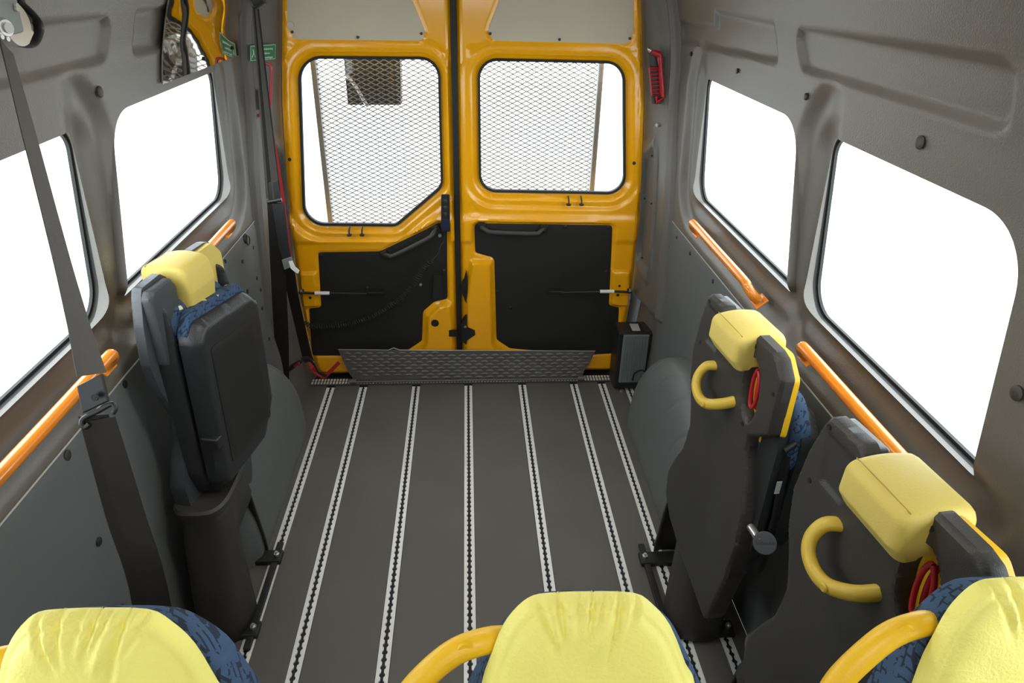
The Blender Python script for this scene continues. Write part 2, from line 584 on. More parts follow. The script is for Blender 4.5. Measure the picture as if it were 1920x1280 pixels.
# ------------------------------------------------------------------ walls
walls = {}
for side, nm in ((-1, 'wall_left'), (1, 'wall_right')):
    w = wall_surface(side).build(nm, TRIM, None, ang=60)
    tag(w, kind='structure'); walls[side] = w
    # lower panel, slightly proud, under the seam at waist height
    mb = MB()
    seam = 0.902
    def lp_front(y, z, d, side=side):
        q = np.clip(0.008 + d, 0, 0.008)
        wv = wall_w(z) - 0.004 + 0.004 * (q / 0.008) ** 2
        return wv + 0.002 * np.sin(y * 9 + z * 5) * sm(-d / 0.1)
    sd = sdpoly(fillet([(-1.88, 0.0), (2.78, 0.0), (2.83, 0.55), (2.80, seam - 0.02), (2.74, seam), (-1.88, seam)], 0.01, 3))
    slab(mb, (-1.9, 2.84, 0.0, seam + 0.01), 0.02, sd, lp_front, lambda y, z, w, side=side: (XC + side * w, y, z))
    mb.build('lower_panel', TRIM2, w)
    yy = np.linspace(-1.88, 2.765, 60)
    MB().tube([(XC + side * (float(wall_w(seam)) - 0.003), y, seam + 0.001) for y in yy], 0.0022, 6).build('panel_edge', EDGE, w)
    for k in range(3):
        # glass pane
        poly = win_poly(k, 0.006)
        mbg = MB()
        vs = [(XC + side * (float(glass_w(z)) + 0.004), y, z) for y, z in poly]
        mbg.add(vs, [tuple(range(len(vs)))])
        wn = mbg.build('window_%d' % (k + 1 + (0 if side < 0 else 3)), GLASS, None, smooth=False)
        tag(wn, kind='structure')
        # straight reveal between the moulding and the glass
        po_ = win_poly(k); n = len(po_); mv = MB(); r0 = []; r1 = []; r2 = []
        for y, z in po_:
            wl = float(wall_w(z)); e_ = wl + (float(glass_w(z)) - wl) * float(moulded(y, z, 0.0, WINS[k]))
            fr = 0.88 - 0.74 * min(1.0, float(moulded(y, z, 0.0, WINS[k])) * 1.2)
            r0.append((XC + side * e_, y, z)); r1.append((XC + side * (e_ + (float(glass_w(z)) - e_) * fr), y, z)); r2.append((XC + side * (float(glass_w(z)) + 0.003), y, z))
        mv.add(r0 + r1 + r2, [(i, (i + 1) % n, n + (i + 1) % n, n + i) for i in range(n)])
        mv.build('window_reveal', TRIM, w, ang=50)
        # black rubber gasket ring
        ins = win_poly(k, -0.007); outr = win_poly(k, 0.001)
        n = len(ins); mr = MB()
        def W3(p, off): return (XC + side * (float(glass_w(p[1])) + off), p[0], p[1])
        vs = [W3(p, 0.002) for p in ins] + [W3(p, -0.006) for p in ins] + [W3(p, -0.006) for p in outr] + [W3(p, 0.004) for p in outr]
        fs = []
        for i in range(n):
            j = (i + 1) % n
            for a in range(3):
                fs.append((a * n + i, a * n + j, (a + 1) * n + j, (a + 1) * n + i))
        mr.add(r1 + r2, [(i, (i + 1) % len(r1), len(r1) + (i + 1) % len(r1), len(r1) + i) for i in range(len(r1))])
        mr.add(vs, fs).build('window_seal', RUB, wn, ang=60)

# trim clips on both walls
clips = {1: [(1295, 101, .008), (1382, 133, .008), (1511, 181, .009), (1725, 267, .013), (1906, 737, .013),
             (1269, 445, .007), (1254, 462, .007), (1294, 475, .008), (1337, 527, .009), (1243, 538, .007), (1256, 672, .007)],
         -1: [(188, 172, .013), (127, 853, .012), (186, 1015, .011), (235, 720, .011), (423, 490, .008), (455, 490, .008), (475, 464, .008),
              (482, 521, .008), (489, 543, .008), (464, 546, .008), (492, 578, .008), (505, 635, .008), (229, 1140, .011)]}
for side in clips:
    for px, py, r in clips[side]:
        p = onwall(px, py, side, 0.004)
        mb = MB().tube([p + np.array([side * 0.002, 0, 0]), p - np.array([side * 0.001, 0, 0]), p - np.array([side * 0.0025, 0, 0]),
                        p - np.array([side * 0.0028, 0, 0])], [r, r, r * 0.8, r * 0.3], 14)
        mb.build('trim_clip', SHELL if r > .0115 else BLK, walls[side])

# wall eyelet with ring on the left wall, and small square plate slot
p = onwall(460, 447, -1, 0.004)
mb = MB().tube([p, p + np.array([0.004, 0, 0])], [0.020, 0.018], 18)
lk = mb.build('anchor_plate', BLK, walls[-1])
mb = MB().tube([p + np.array([0.010, 0.018 * math.cos(a), 0.018 * math.sin(a) - 0.008]) for a in np.linspace(0, 6.28, 22)], 0.0025, 8, cap=False)
mb.build('ring', BLK, lk)
sl = [onwall(*q, -1, 0.0045) for q in [(412, 530), (424, 545), (426, 575), (411, 562)]]
MB().add(sl, [(0, 1, 2, 3)]).build('slot', RUB, walls[-1])

# rear corner pillars
DZ = np.array([0.0, 0.05, 0.42, 0.85, 1.03, 1.35, 1.73, 2.0])
DW = np.array([0.768, 0.775, 0.806, 0.802, 0.792, 0.767, 0.712, 0.655])


def door_w(z):
    return np.interp(z, DZ, DW)


def on_pillar(side, t, z):
    """t 0 at the side wall, 1 at the door edge"""
    a = wall_w(z); b = door_w(z) + 0.002
    bulge = 0.014 * np.sin(np.pi * np.clip(t, 0, 1))
    w = a + (b - a) * t - bulge
    ys = np.interp(z, [0, .5, .9, 1.1, 1.4, 1.72, 2.0], [2.68, 2.71, 2.77, 2.81, 2.90, 2.925, 2.94])
    y = ys + (YD + 0.03 - ys) * t
    # it stands proud of the side wall with a rounded edge
    w = w - 0.016 * sm((t + 0.005) / 0.035) * (1 - 0.85 * sm((t - 0.05) / 0.5)) - 0.006 * np.exp(-((t - 0.09) / 0.035) ** 2)
    return XC + side * w, y


for side in (-1, 1):
    pan = sdpoly(fillet([(0.42, 0.62), (0.86, 0.64), (0.90, 1.10), (0.50, 1.16)], 0.06, 5))
    mb = MB(); nt_, nz = 64, 190
    T, Z = np.meshgrid(np.concatenate([np.linspace(-0.03, 0.14, 20), np.linspace(0.16, 1, nt_ - 20)]), np.linspace(0, 1.99, nz), indexing='ij')
    X, Y = on_pillar(side, T, Z)
    d = pan(T, Z)
    off = 0.009 * sm((-d) / 0.02 + 0.5) - 0.013 * np.exp(-((d - 0.035) / 0.022) ** 2)
    box = -0.05 * sm((0.46 - Z) / 0.05) if side > 0 else 0.0
    X = X + side * (off - box); Y = Y + off * 0.6
    vs = [(X[i, j], Y[i, j], Z[i, j]) for i in range(nt_) for j in range(nz)]
    fs = [(i * nz + j, (i + 1) * nz + j, (i + 1) * nz + j + 1, i * nz + j + 1) for i in range(nt_ - 1) for j in range(nz - 1)]
    mb.add(vs, fs)
    pil = mb.build('trim_1' if side < 0 else 'trim_2', TRIM, None, ang=50)
    tag(pil, kind='structure')
    for t, z in ((0.62, 1.13), (0.55, 0.93), (0.82, 0.93), (0.72, 0.66)):
        x, y = on_pillar(side, t, z)
        nrm = Vector((-side * 0.85, -0.5, 0))
        MB().cyl(Vector((x, y, z)) - nrm * 0.002, nrm, 0.004, 0.006, 10).build('screw', BLK, pil)
    if side > 0:
        x, y = on_pillar(side, 0.42, 1.28)
        MB().cyl((x, y, z * 0 + 1.265), (-0.8, -0.6, 0), 0.008, 0.012, 8).build('bolt', STEEL, pil)

# ceiling
mb = MB()
ns = 16
vs = []
for k in range(ns + 1):
    a = math.pi * k / ns
    x = XC - 0.50 * math.cos(a); z = 2.0 + 0.05 * math.sin(a)
    vs += [(x, -1.9, z), (x, 3.08, z)]
mb.add(vs, [(2 * k, 2 * k + 1, 2 * k + 3, 2 * k + 2) for k in range(ns)])
tag(mb.build('ceiling', TRIM), kind='structure')

# ------------------------------------------------------------------ floor
FY0, FY1 = -1.9, 2.935
floor = MB().box((XC, (FY0 + 3.06) / 2, -0.03), (1.80, 3.06 - FY0, 0.05)).build('floor', RUB)
tag(floor, kind='structure')
TRK = [-0.635, -0.4755, -0.2165, 0.0415, 0.3105, 0.5705, 0.7135, 0.842]
HW = 0.0190
edges = [-0.82] + TRK + [0.91]
for i in range(len(TRK) + 1):
    x0 = (XC - 0.868) if i == 0 else TRK[i - 1] + HW + 0.0015
    x1 = (XC + 0.868) if i == len(TRK) else TRK[i] - HW - 0.0015
    if x1 - x0 < 0.01: continue
    MB().box(((x0 + x1) / 2, (FY0 + FY1) / 2, -0.004), (x1 - x0, FY1 - FY0, 0.008)).build('floor_strip', FLOOR, floor, bevel=0.001, seg=1)


def track_mesh():
    mb = MB()
    pitch = 0.0254; rh = 0.0088; sw = 0.0044
    Y0, Y1 = 0.30, FY1
    n = int((Y1 - Y0) / pitch)
    for s in (-1, 1):
        inner = []
        for k in range(n):
            yc = Y0 + (k + 0.5) * pitch
            h = math.sqrt(rh * rh - sw * sw)
            inner.append((sw, yc - pitch / 2))
            for j in range(7):
                a = -math.asin(h / rh) + 2 * math.asin(h / rh) * j / 6
                inner.append((rh * math.cos(a), yc + rh * math.sin(a)))
        inner.append((sw, Y0 + n * pitch))
        m_ = len(inner)
        zt = 0.0012
        top_in = [(s * x, y, zt) for x, y in inner]
        lip_in = [(s * (x + 0.0022), y, zt + 0.0006) for x, y in inner]
        top_mid = [(s * 0.0135, y, zt) for x, y in inner]
        top_out = [(s * HW, y, zt) for x, y in inner]
        bot_out = [(s * HW, y, -0.004) for x, y in inner]
        bot_in = [(s * x, y, -0.004) for x, y in inner]
        rows = [bot_in, top_in, top_mid, top_out, bot_out]
        vs = [p for r_ in rows for p in r_]
        fs = [(a * m_ + i, a * m_ + i + 1, (a + 1) * m_ + i + 1, (a + 1) * m_ + i) for a in range(len(rows) - 1) for i in range(m_ - 1)]
        mb.add(vs, fs)
    return mb


names = ['leftmost floor track beside the left wheel arch, with a scalloped slot', 'second aluminium floor track from the left',
         'third aluminium floor track from the left', 'aluminium floor track running down the middle of the floor',
         'aluminium floor track just right of the middle one', 'floor track second from the right wheel arch',
         'floor track beside the right wheel arch', 'floor track under the folded seats against the right wall']
tr0 = None
for i, x in enumerate(TRK):
    if tr0 is None:
        tr0 = track_mesh().build('floor_track', ALU, None, ang=30)
        my = tr0.location.copy(); o = tr0
    else:
        o = tr0.copy(); sc.collection.objects.link(o)
    o.location = (x, my.y, my.z)
    tag(o, names[i], 'floor rail', 'scalloped seat fixing rails in the floor')

# ribbed sill strip at the rear edge of the floor
sill = thing('sill_strip', 'ribbed aluminium strip across the rear edge of the floor', 'sill', (XC, 2.965, 0))
MB().box((XC, 2.967, 0.001), (1.56, 0.056, 0.006)).build('base', ALUD, sill)
mb = MB()
for k in range(104):
    x = XC - 0.775 + k * 0.015
    mb.box((x, 2.954, 0.0052), (0.008, 0.018, 0.003)); mb.box((x, 2.980, 0.0052), (0.008, 0.018, 0.003))
rb = mb.build('ribs', ALU, sill, smooth=False); tag(rb, kind='stuff')

# added front bulkhead, unseen behind the camera; small opening limits light and door reflections
ws = sdpoly(fillet([(XC - 0.62, 1.47), (XC + 0.62, 1.47), (XC + 0.58, 1.80), (XC - 0.58, 1.80)], 0.08, 5))
mb = MB(); slab(mb, (XC - 0.95, XC + 0.95, 0.0, 2.06), 0.04, lambda x, z: np.maximum(np.maximum(np.abs(x - XC) - 0.93, z - 2.05), -ws(x, z)), lambda x, z, d: x * 0, lambda x, z, w: (x, -1.9 - w, z), back=0.03)
tag(mb.build('wall_front_baffle', TRIM, None), kind='structure')
# ------------------------------------------------------------------ wheel arches
for side, lab in ((-1, 'left'), (1, 'right')):
    mb = MB(); ny, na = 190, 40
    yc, hl, ht, ri = 2.17, 0.45, 0.50, 0.155
    vs = []
    for i in range(ny + 1):
        u = -1 + 2 * i / ny
        y = yc + hl * math.copysign(abs(math.sin(u * math.pi / 2)), u)
        e = max(1 - abs(math.sin(u * math.pi / 2)) ** 2.3, 0.0) ** (1 / 2.3)
        hz = ht * e; wi = 0.03 + (ri - 0.03) * min(1, e * 1.6)
        for j in range(na + 1):
            a = math.pi / 2 * j / na
            # superellipse section from wall (top) round to the floor (inner face)
            ww = 0.875 - wi * math.sin(a) ** 0.55
            zz = max(hz, 0.002) * max(math.cos(a), 0.0) ** 0.75
            g_ = 0.0
            q = math.sin(a)
            if side > 0 or True:
                for yk in (1.93, 2.08, 2.24, 2.40):
                    yy = yk + (q - 0.5) * 0.16
                    g_ += 0.006 * math.exp(-((y - yy) / 0.008) ** 2) * math.exp(-((q - 0.55) / 0.25) ** 2)
            vs.append((XC + side * (ww + g_ * 0.7), y, zz - g_ * 0.7))
    fs = [(i * (na + 1) + j, (i + 1) * (na + 1) + j, (i + 1) * (na + 1) + j + 1, i * (na + 1) + j + 1) for i in range(ny) for j in range(na)]
    mb.add(vs, fs)
    o = mb.build('wheel_arch', TRIM2, None, ang=70)
    tag(o, 'rounded grey plastic wheel arch cover on the %s side of the floor' % lab, 'wheel arch')
    o['kind'] = 'structure'

# ------------------------------------------------------------------ rear doors
def dp(px, py, y=YD):
    p = at(px, py, y=y); return (p[0], p[2])


def door_map(x, z, w):
    return (x, YD - w, z)


def edge_x(side, z):
    return XC + side * (float(door_w(z)) - 0.008)


winL = fillet([dp(557, 108), dp(823, 110), dp(829, 352), dp(742, 426), dp(568, 424)], [0.10, 0.075, 0.06, 0.05, 0.085], 8)
winR = fillet([dp(897, 112), dp(1173, 118), dp(1174, 366), dp(900, 361)], [0.075, 0.085, 0.075, 0.075], 8)
lowL = fillet([dp(594, 472), dp(712, 470), dp(800, 428), dp(822, 416), dp(840, 418), dp(841, 562), dp(815, 568), dp(795, 585), dp(793, 640), dp(760, 662), dp(640, 669), dp(583, 669), dp(577, 578), dp(600, 575)],
              [.015, .03, .02, .02, .02, .02, .03, .03, .02, .02, .0, .02, .008, .01], 4)
lowR = fillet([dp(887, 417), dp(1151, 421), dp(1144, 572), dp(1163, 576), dp(1158, 664), dp(1100, 668), dp(955, 655), dp(929, 638), dp(925, 485), dp(905, 480), dp(889, 475)],
              [.025, .02, .01, .008, .02, .0, .02, .03, .02, .02, .02], 4)
upL = fillet([dp(533, -40), dp(758, -40), dp(775, 0), dp(800, 60), dp(793, 79), dp(549, 77), dp(537, 50)], [0, 0, .0, .03, .02, .05, .02], 5)
upR = fillet([dp(950, -40), dp(1190, -40), dp(1191, 60), dp(1180, 85), dp(925, 79), dp(911, 60), dp(934, 0)], [0, 0, .02, .03, .03, .03, .0], 5)
bulL = fillet([dp(822, 568), dp(850, 560), dp(859, 700), dp(770, 700), dp(795, 640), dp(797, 590)], .03, 4)
bulR = fillet([dp(880, 484), dp(925, 486), dp(928, 640), dp(960, 700), dp(868, 700), dp(870, 560)], [.02, .015, .02, .0, .0, .02], 4)
padL = fillet([dp(560, 508), dp(596, 508), dp(599, 575), dp(566, 575)], .012, 3)
padR = fillet([dp(1147, 505), dp(1184, 505), dp(1180, 575), dp(1142, 572)], .012, 3)

for side in (-1, 1):
    nm = 'door_1' if side < 0 else 'door_2'
    door = thing(nm, None, None, (XC + side * 0.4, YD, 0), kind='structure')
    win = winL if side < 0 else winR
    low = lowL if side < 0 else lowR; up = upL if side < 0 else upR
    bul = bulL if side < 0 else bulR; pad = padL if side < 0 else padR
    zs = np.linspace(0.012, 1.93, 26)
    out = [(edge_x(side, z), z) for z in zs] + [(side * 0.012, 1.93), (side * 0.012, 0.012)]
    out = fillet(out, [0.06] + [0] * 24 + [0.05, 0.0, 0.02], 4) if side < 0 else fillet(out, [0.06] + [0] * 24 + [0.05, 0, 0.02], 4)
    s_out, s_win, s_low, s_up, s_bul, s_pad = [sdpoly(q) for q in (out, win, low, up, bul, pad)]
    s_tri = [sdpoly(fillet([dp(*q) for q in t], .008, 3)) for t in
             ([[(533, 82), (556, 84), (531, 106)], [(806, 86), (832, 88), (833, 106), (825, 107)]] if side < 0 else
              [[(875, 88), (904, 86), (877, 112)], [(1180, 94), (1203, 96), (1198, 118)], [(881, 374), (906, 402), (880, 402)]])]

    def dsdf(x, z):
        return np.maximum(s_out(x, z), -s_win(x, z))

    def dfront(x, z, d):
        dw = s_win(x, z); w = np.full(np.shape(x), 0.0)
        w = w - 0.022 * (1 - sm((dw - 0.006) / 0.030))
        w = w - 0.010 * (1 - sm((dw - 0.058) / 0.018))
        # shelf under the window pushes out towards the cabin
        w = w + 0.012 * sm((0.86 - z) / 0.05) * sm((dw - 0.05) / 0.03) * sm((z - 0.70) / 0.03) * sm(s_low(x, z) / 0.012)
        w = w - 0.008 * sm(-s_low(x, z) / 0.008 + 0.6)
        w = w - 0.006 * sm(-s_up(x, z) / 0.008 + 0.6)
        w = w + 0.026 * sm(-s_bul(x, z) / 0.022)
        w = w + 0.018 * sm(-s_pad(x, z) / 0.014)
        for t in s_tri: w = w - 0.005 * sm(-t(x, z) / 0.008 + 0.4)
        do = -s_out(x, z)
        w = w - 0.016 * (1 - sm(do / 0.018))
        return w
    mb = MB()
    zz0, zz1 = 0.0, 1.94
    bx = (XC - 0.82, 0.0, zz0, zz1) if side < 0 else (0.0, XC + 0.82, zz0, zz1)
    slab(mb, bx, 0.0075, dsdf, dfront, door_map, back=-0.05)
    mb.build('door_panel', YEL, door, ang=42)
    # window seal, glass
    ins = sdpoly(win)
    mb = MB()
    bb = np.array(win)
    xb = (bb[:, 0].min() - .02, bb[:, 0].max() + .02, bb[:, 1].min() - .02, bb[:, 1].max() + .02)
    n = len(win); c = bb.mean(0)
    def ringpt(p, dd):
        v = (p - c); e = 1e-4
        gx = (ins(p[0] + e, p[1]) - ins(p[0] - e, p[1])); gy = (ins(p[0], p[1] + e) - ins(p[0], p[1] - e))
        l = math.hypot(gx, gy) + 1e-12
        return p + np.array([gx, gy]) / l * dd
    ro = [ringpt(p, 0.004) for p in bb]; ri_ = [p - (p - ringpt(p, 0.004)) * -0 - (ringpt(p, 0.007) - p) for p in bb]
    rows = [[door_map(p[0], p[1], -0.040) for p in ro], [door_map(p[0], p[1], -0.021) for p in ro], [door_map(p[0], p[1], -0.023) for p in ri_], [door_map(p[0], p[1], -0.042) for p in ri_]]
    vs = [q for r_ in rows for q in r_]
    fs = [(a * n + i, a * n + (i + 1) % n, (a + 1) * n + (i + 1) % n, (a + 1) * n + i) for a in range(3) for i in range(n)]
    mb.add(vs, fs).build('window_seal', RUB, door, ang=60)
    gl = MB().add([door_map(p[0], p[1], -0.036) for p in bb], [tuple(range(n))]).build('window_pane', GLASS, door, smooth=False)
    # defroster wires
    mb = MB(); xs = np.arange(xb[0] + 0.04, xb[1] - 0.03, 0.0275)
    for x in xs:
        zv = [z for z in np.linspace(xb[2], xb[3] - 0.02, 160) if ins(x, z) < -0.012]
        if len(zv) > 8: mb.box((x, YD + 0.0345, (zv[0] + zv[-1]) / 2), (0.0007, 0.0007, zv[-1] - zv[0]))
    hw = mb.build('heating_wires', DARKM, gl, smooth=False); tag(hw, kind='stuff')
    # upper and lower panels
    for poly, m_, pn, th in ((up, PANELG, 'upper_panel', 0.003), (low, BLKP, 'lower_panel', 0.004)):
        b2 = np.array(poly); mb = MB()
        sh = sdpoly(poly)
        lift = -0.006 if pn == 'upper_panel' else -0.008
        slab(mb, (b2[:, 0].min() - .005, b2[:, 0].max() + .005, b2[:, 1].min() - .005, b2[:, 1].max() + .005), 0.012,
             lambda x, z: sh(x, z) + 0.005, lambda x, z, d: lift + th - 0.0015 * (d > -0.002), door_map, back=lift - 0.001)
        po = mb.build(pn, m_, door, ang=35)
    # screws in the upper panel
    for q in ([(548, 60), (671, 70), (790, 63)] if side < 0 else [(919, 63), (1049, 74), (1181, 72)]):
        x, z = dp(*q); MB().cyl((x, YD + 0.001, z), (0, -1, 0), 0.0055, 0.005, 12).build('screw', BLK, door)
    q = (545, 47) if side < 0 else (1182, 58)
    x, z = dp(*q); MB().cyl((x, YD + 0.001, z), (0, -1, 0), 0.013, 0.005, 18).build('plug', PANELG, door)
    for q in ([(601, 478), (688, 540), (832, 508), (820, 440)] if side < 0 else [(902, 424), (1060, 425), (1141, 426), (1137, 509), (933, 547), (957, 577)]):
        x, z = dp(*q); MB().tube([(x, YD + 0.006, z), (x, YD, z), (x, YD - 0.002, z)], [0.009, 0.009, 0.005], 14).build('stud', BLK, door)
    # round holes in the yellow sheet
    for q, r_ in ([((543, 299), .007), ((816, 601), .019), ((583, 555), .007)] if side < 0 else [((1189, 306), .007), ((1157, 550), .007), ((1160, 533), .006)]):
        x, z = dp(*q)
        lift = 0.026 if r_ > .01 else (0.018 if q[1] > 400 else 0.0)
        MB().cyl((x, YD - lift + 0.003, z), (0, -1, 0), r_, 0.0045, 20).build('plug', RUB, door)
    # two stop pins under the window
    for q in ([(655, 428), (679, 428)] if side < 0 else [(1066, 371), (1090, 371)]):
        x, z = dp(*q)
        MB().tube([(x, YD + 0.012, z + 0.004), (x, YD - 0.012, z - 0.006), (x, YD - 0.016, z - 0.012), (x, YD - 0.017, z - 0.024), (x, YD - 0.017, z - 0.026)],
                  [0.004, 0.004, 0.0035, 0.0035, 0.011], 12).build('stop_pin', BLK, door)
        MB().tube([(x, YD - 0.017, z - 0.023), (x, YD - 0.017, z - 0.029)], [0.012, 0.010], 14).build('pin_foot', BLK, door)
    # grab handle on the lower panel
    if side < 0:
        a, b = dp(722, 476), dp(818, 428)
    else:
        a, b = dp(903, 424), dp(1019, 428)
    a = np.array([a[0], YD - 0.004, a[1]]); b = np.array([b[0], YD - 0.004, b[1]])
    ax = Vector(b - a).normalized()
    rot = basis((0, 0, 0), ax, Vector((0, 0, 1))).to_3x3()
    hd = MB().box(Vector(a), (0.034, 0.034, 0.022), rot).box(Vector(b), (0.034, 0.034, 0.022), rot).build('handle_mount', BLK, door, bevel=0.003)
    dn = Vector((0, -1, 0)); sd_ = (rot @ Vector((0, -1, 0)))
    pts = [Vector(a) + dn * .008, Vector(a) + dn * .03 + ax * .02 + sd_ * .006, Vector(a) + dn * .036 + ax * .05 + sd_ * .014,
           Vector(b) + dn * .036 - ax * .05 + sd_ * .014, Vector(b) + dn * .03 - ax * .02 + sd_ * .006, Vector(b) + dn * .008]
    MB().tube(smooth_poly(pts, 5, False), 0.0105, 12).build('grab_handle', SHELL, door)
    # gas stay with white label
    if side < 0:
        q = [dp(568, 541), dp(594, 542), dp(621, 542), dp(690, 543), dp(722, 543)]
    else:
        q = [dp(1178, 540), dp(1148, 539), dp(1122, 539), dp(1050, 541), dp(1030, 541)]
    yy = YD - 0.045
    P3 = [Vector((x, yy, z)) for x, z in q]
    st = MB().tube([P3[0], P3[1], P3[3]], [0.006, 0.006, 0.004], 10).build('gas_stay', BLK, door)
    MB().tube([P3[1], P3[2]], 0.0085, 12).build('stay_label', WHITE, st)
    MB().box((P3[4] + P3[3]) / 2 + Vector((0, 0.02, 0)), (0.07, 0.035, 0.012)).box(P3[0] + Vector((0, .02, 0)), (0.02, 0.05, 0.012)).build('stay_bracket', BLK, st, bevel=.002)
    MB().cyl(P3[0] + Vector((0, 0, 0.004)), (0, 0, 1), 0.007, 0.012, 10).build('stay_bolt', STEEL, st)
    # latches
    if side > 0:
        po = [dp(*q_) for q_ in [(874, 506), (877, 520), (877, 570), (871, 560), (869, 552), (863, 545), (866, 528), (870, 521)]]
        MB().prism(po, 0.0, 0.016, door_map).build('latch', RUB, door, smooth=False)
        po = [dp(*q_) for q_ in [(864, 602), (875, 585), (876, 608), (890, 614), (891, 622), (876, 632), (874, 640), (866, 634)]]
        MB().prism(po, 0.0, 0.032, door_map).build('latch', RUB, door, smooth=False)
        x, z = dp(871, 607)
        MB().cyl((x, YD - 0.034, z), (0.6, -0.4, 0.4), 0.006, 0.008, 8).build('latch_bolt', STEEL, door)
    else:
        po = [dp(*q_) for q_ in [(842, 614), (857, 614), (857, 626), (842, 626)]]
        MB().prism(po, 0.02, 0.0275, door_map).build('latch_hole', RUB, door, smooth=False)

# rubber strip between the doors, dark frame round the doors
seal = MB().box((0.0, YD + 0.012, 0.97), (0.026, 0.03, 1.92)).build('trim_3', RUB, None, bevel=0.004); tag(seal, kind='structure')
mb = MB()
zs = np.linspace(0.06, 1.88, 30)
hole = [(XC - float(door_w(z)) + 0.035, z) for z in zs] + [(XC + float(door_w(z)) - 0.035, z) for z in zs[::-1]]
sh_ = sdpoly(hole)
slab(mb, (XC - 1.0, XC + 1.0, -0.12, 2.12), 0.03, lambda x, z: np.maximum(-sh_(x, z), np.abs(x - XC) - 0.98), lambda x, z, d: x * 0 - 0.052, door_map, back=-0.075)
tag(mb.build('trim_4', RUB, None), kind='structure')
th = MB().box((XC, 3.05, -0.03), (1.62, 0.09, 0.06)).build('trim_5', RUB, None); tag(th, kind='structure')

# ------------------------------------------------------------------ tread plate flap
flap = thing('ramp_flap', 'dull tread plate ramp flap standing up in front of the rear doors', 'ramp flap', (XC, 2.97, 0))
F0 = np.array([0.0, 2.956, 0.012]); FV = np.array([0, 0.17, 0.985]); FN = np.array([0, -0.985, 0.17])


def fpx(px, py):
    r = ray(px, py); t = np.dot(F0 - CAM, FN) / np.dot(r, FN); p = CAM + t * r
    return (p[0], np.dot(p - F0, FV))


fmap = lambda u, v, w: tuple(np.array([u, 0, 0]) + F0 + FV * v + FN * w)
fo = [fpx(*q) for q in [(634, 655), (900, 656), (1116, 658), (1105, 682), (1095, 695), (1091, 710), (870, 713), (664, 712), (655, 700), (645, 680)]]
fo = fillet(fo, [.004, 0, .006, .02, .01, 0, 0, 0, .01, .02], 3)
MB().prism(fo, -0.003, 0.001, fmap).build('plate', ALUD, flap, smooth=False)
top = [fpx(634, 655), fpx(728, 656), fpx(738, 652), fpx(750, 656), fpx(1116, 658)]
MB().tube([fmap(u, v, -0.001) for u, v in top], 0.0025, 8).build('bright_edge', STEEL, flap)
sf = sdpoly(fo); mb = MB(); k = 0
us = np.arange(-0.66, 0.72, 0.054)
for j in range(9):
    v = 0.014 + j * 0.0165
    for i, u in enumerate(us):
        uu = u + (0.027 if j % 2 else 0)
        if sf(uu, v) < -0.014:
            a, b = (0.0215, 0.0085)
            pts = [(uu - a, v), (uu, v - b), (uu + a, v), (uu, v + b)]
            mb.add([fmap(p[0], p[1], 0.001) for p in pts] + [fmap(uu - a * .5, v, 0.0036), fmap(uu + a * .5, v, 0.0036)],
                   [(0, 1, 4), (1, 5, 4), (1, 2, 5), (2, 3, 5), (3, 4, 5), (3, 0, 4)])
tp = mb.build('tread_pattern', ALUD, flap, smooth=False); tag(tp, kind='stuff')
for q in ((662, 711), (1088, 711)):
    x, v = fpx(*q)
    MB().cyl((x - 0.016, 2.948, 0.015), (1, 0, 0), 0.015, 0.034, 16).build('hinge_knuckle', ALUD, flap)
MB().tube([(fpx(664, 711)[0], 2.948, 0.013), (fpx(1088, 711)[0], 2.948, 0.013)], 0.006, 10).build('hinge_rod', ALUD, flap)

# ------------------------------------------------------------------ wheelchair lift folded up behind the doors
lift = thing('wheelchair_lift', 'expanded metal lift platform folded upright outside the rear door windows', 'wheelchair lift', (0.04, 3.25, -0.6))
YL = 3.22
xl0, xl1 = at(610, 280, y=YL)[0], at(1112, 250, y=YL)[0]
mb = MB(); lw, sw_ = 0.0415, 0.0205
zb, zt = 0.70, 1.62
ncol = int((xl1 - xl0) / (lw / 2)); nrow = int((zt - zb) / (sw_ / 2))
for r_ in range(0, nrow):
    z0 = zb + r_ * sw_ / 2
    # strand zigzagging between bond rows: cheap flat bars with depth
    ph = r_ % 2
    if r_ % 1: continue
    vs = []; fs = []
    if ph: continue
    for i in range(ncol + 1):
        x = xl0 + i * lw / 2
        up_ = i % 2
        zc = z0 + (0.25 if up_ else -0.25) * sw_
        tt = 0.0020
        vs += [(x, YL - 0.004, zc - tt), (x, YL - 0.001, zc + tt), (x, YL + 0.002, zc + tt * 0.6), (x, YL, zc - tt * 1.4)]
    for i in range(ncol):
        for a in range(4):
            fs.append((i * 4 + a, (i + 1) * 4 + a, (i + 1) * 4 + (a + 1) % 4, i * 4 + (a + 1) % 4))
    mb.add(vs, fs)
    vs2 = [(v[0], v[1], 2 * (z0 + sw_ / 4) - v[2]) for v in vs]
    mb.add(vs2, fs)
ms = mb.build('expanded_mesh', GALV, lift, smooth=False); tag(ms, kind='stuff')
for x in (xl0 - 0.012, xl1 + 0.014):
    MB().box((x, YL + 0.01, 0.75), (0.022, 0.05, 1.75)).build('side_rail', GALV, lift, bevel=0.004)
for zc_ in (0.05, 1.62): MB().box(((xl0 + xl1) / 2, YL + 0.01, zc_), (xl1 - xl0, 0.04, 0.05)).build('cross_bar', GALV, lift, bevel=.003)
MB().box(((xl0 + xl1) / 2, YL + 0.012, 0.36), (xl1 - xl0, 0.02, 0.66)).build('solid_plate', GALV, lift)
a = [at(*q, y=YL + 0.05) for q in [(643, 95), (750, 95), (752, 197), (652, 197)]]
bk = [p + np.array([0, 0.10, 0]) for p in a]
MB().hexa(a, bk).build('power_unit', DARKM, lift, bevel=0.004)
hp = [at(*q, y=YL + 0.03) for q in [(648, 140), (662, 155), (672, 170), (682, 188), (690, 200)]]
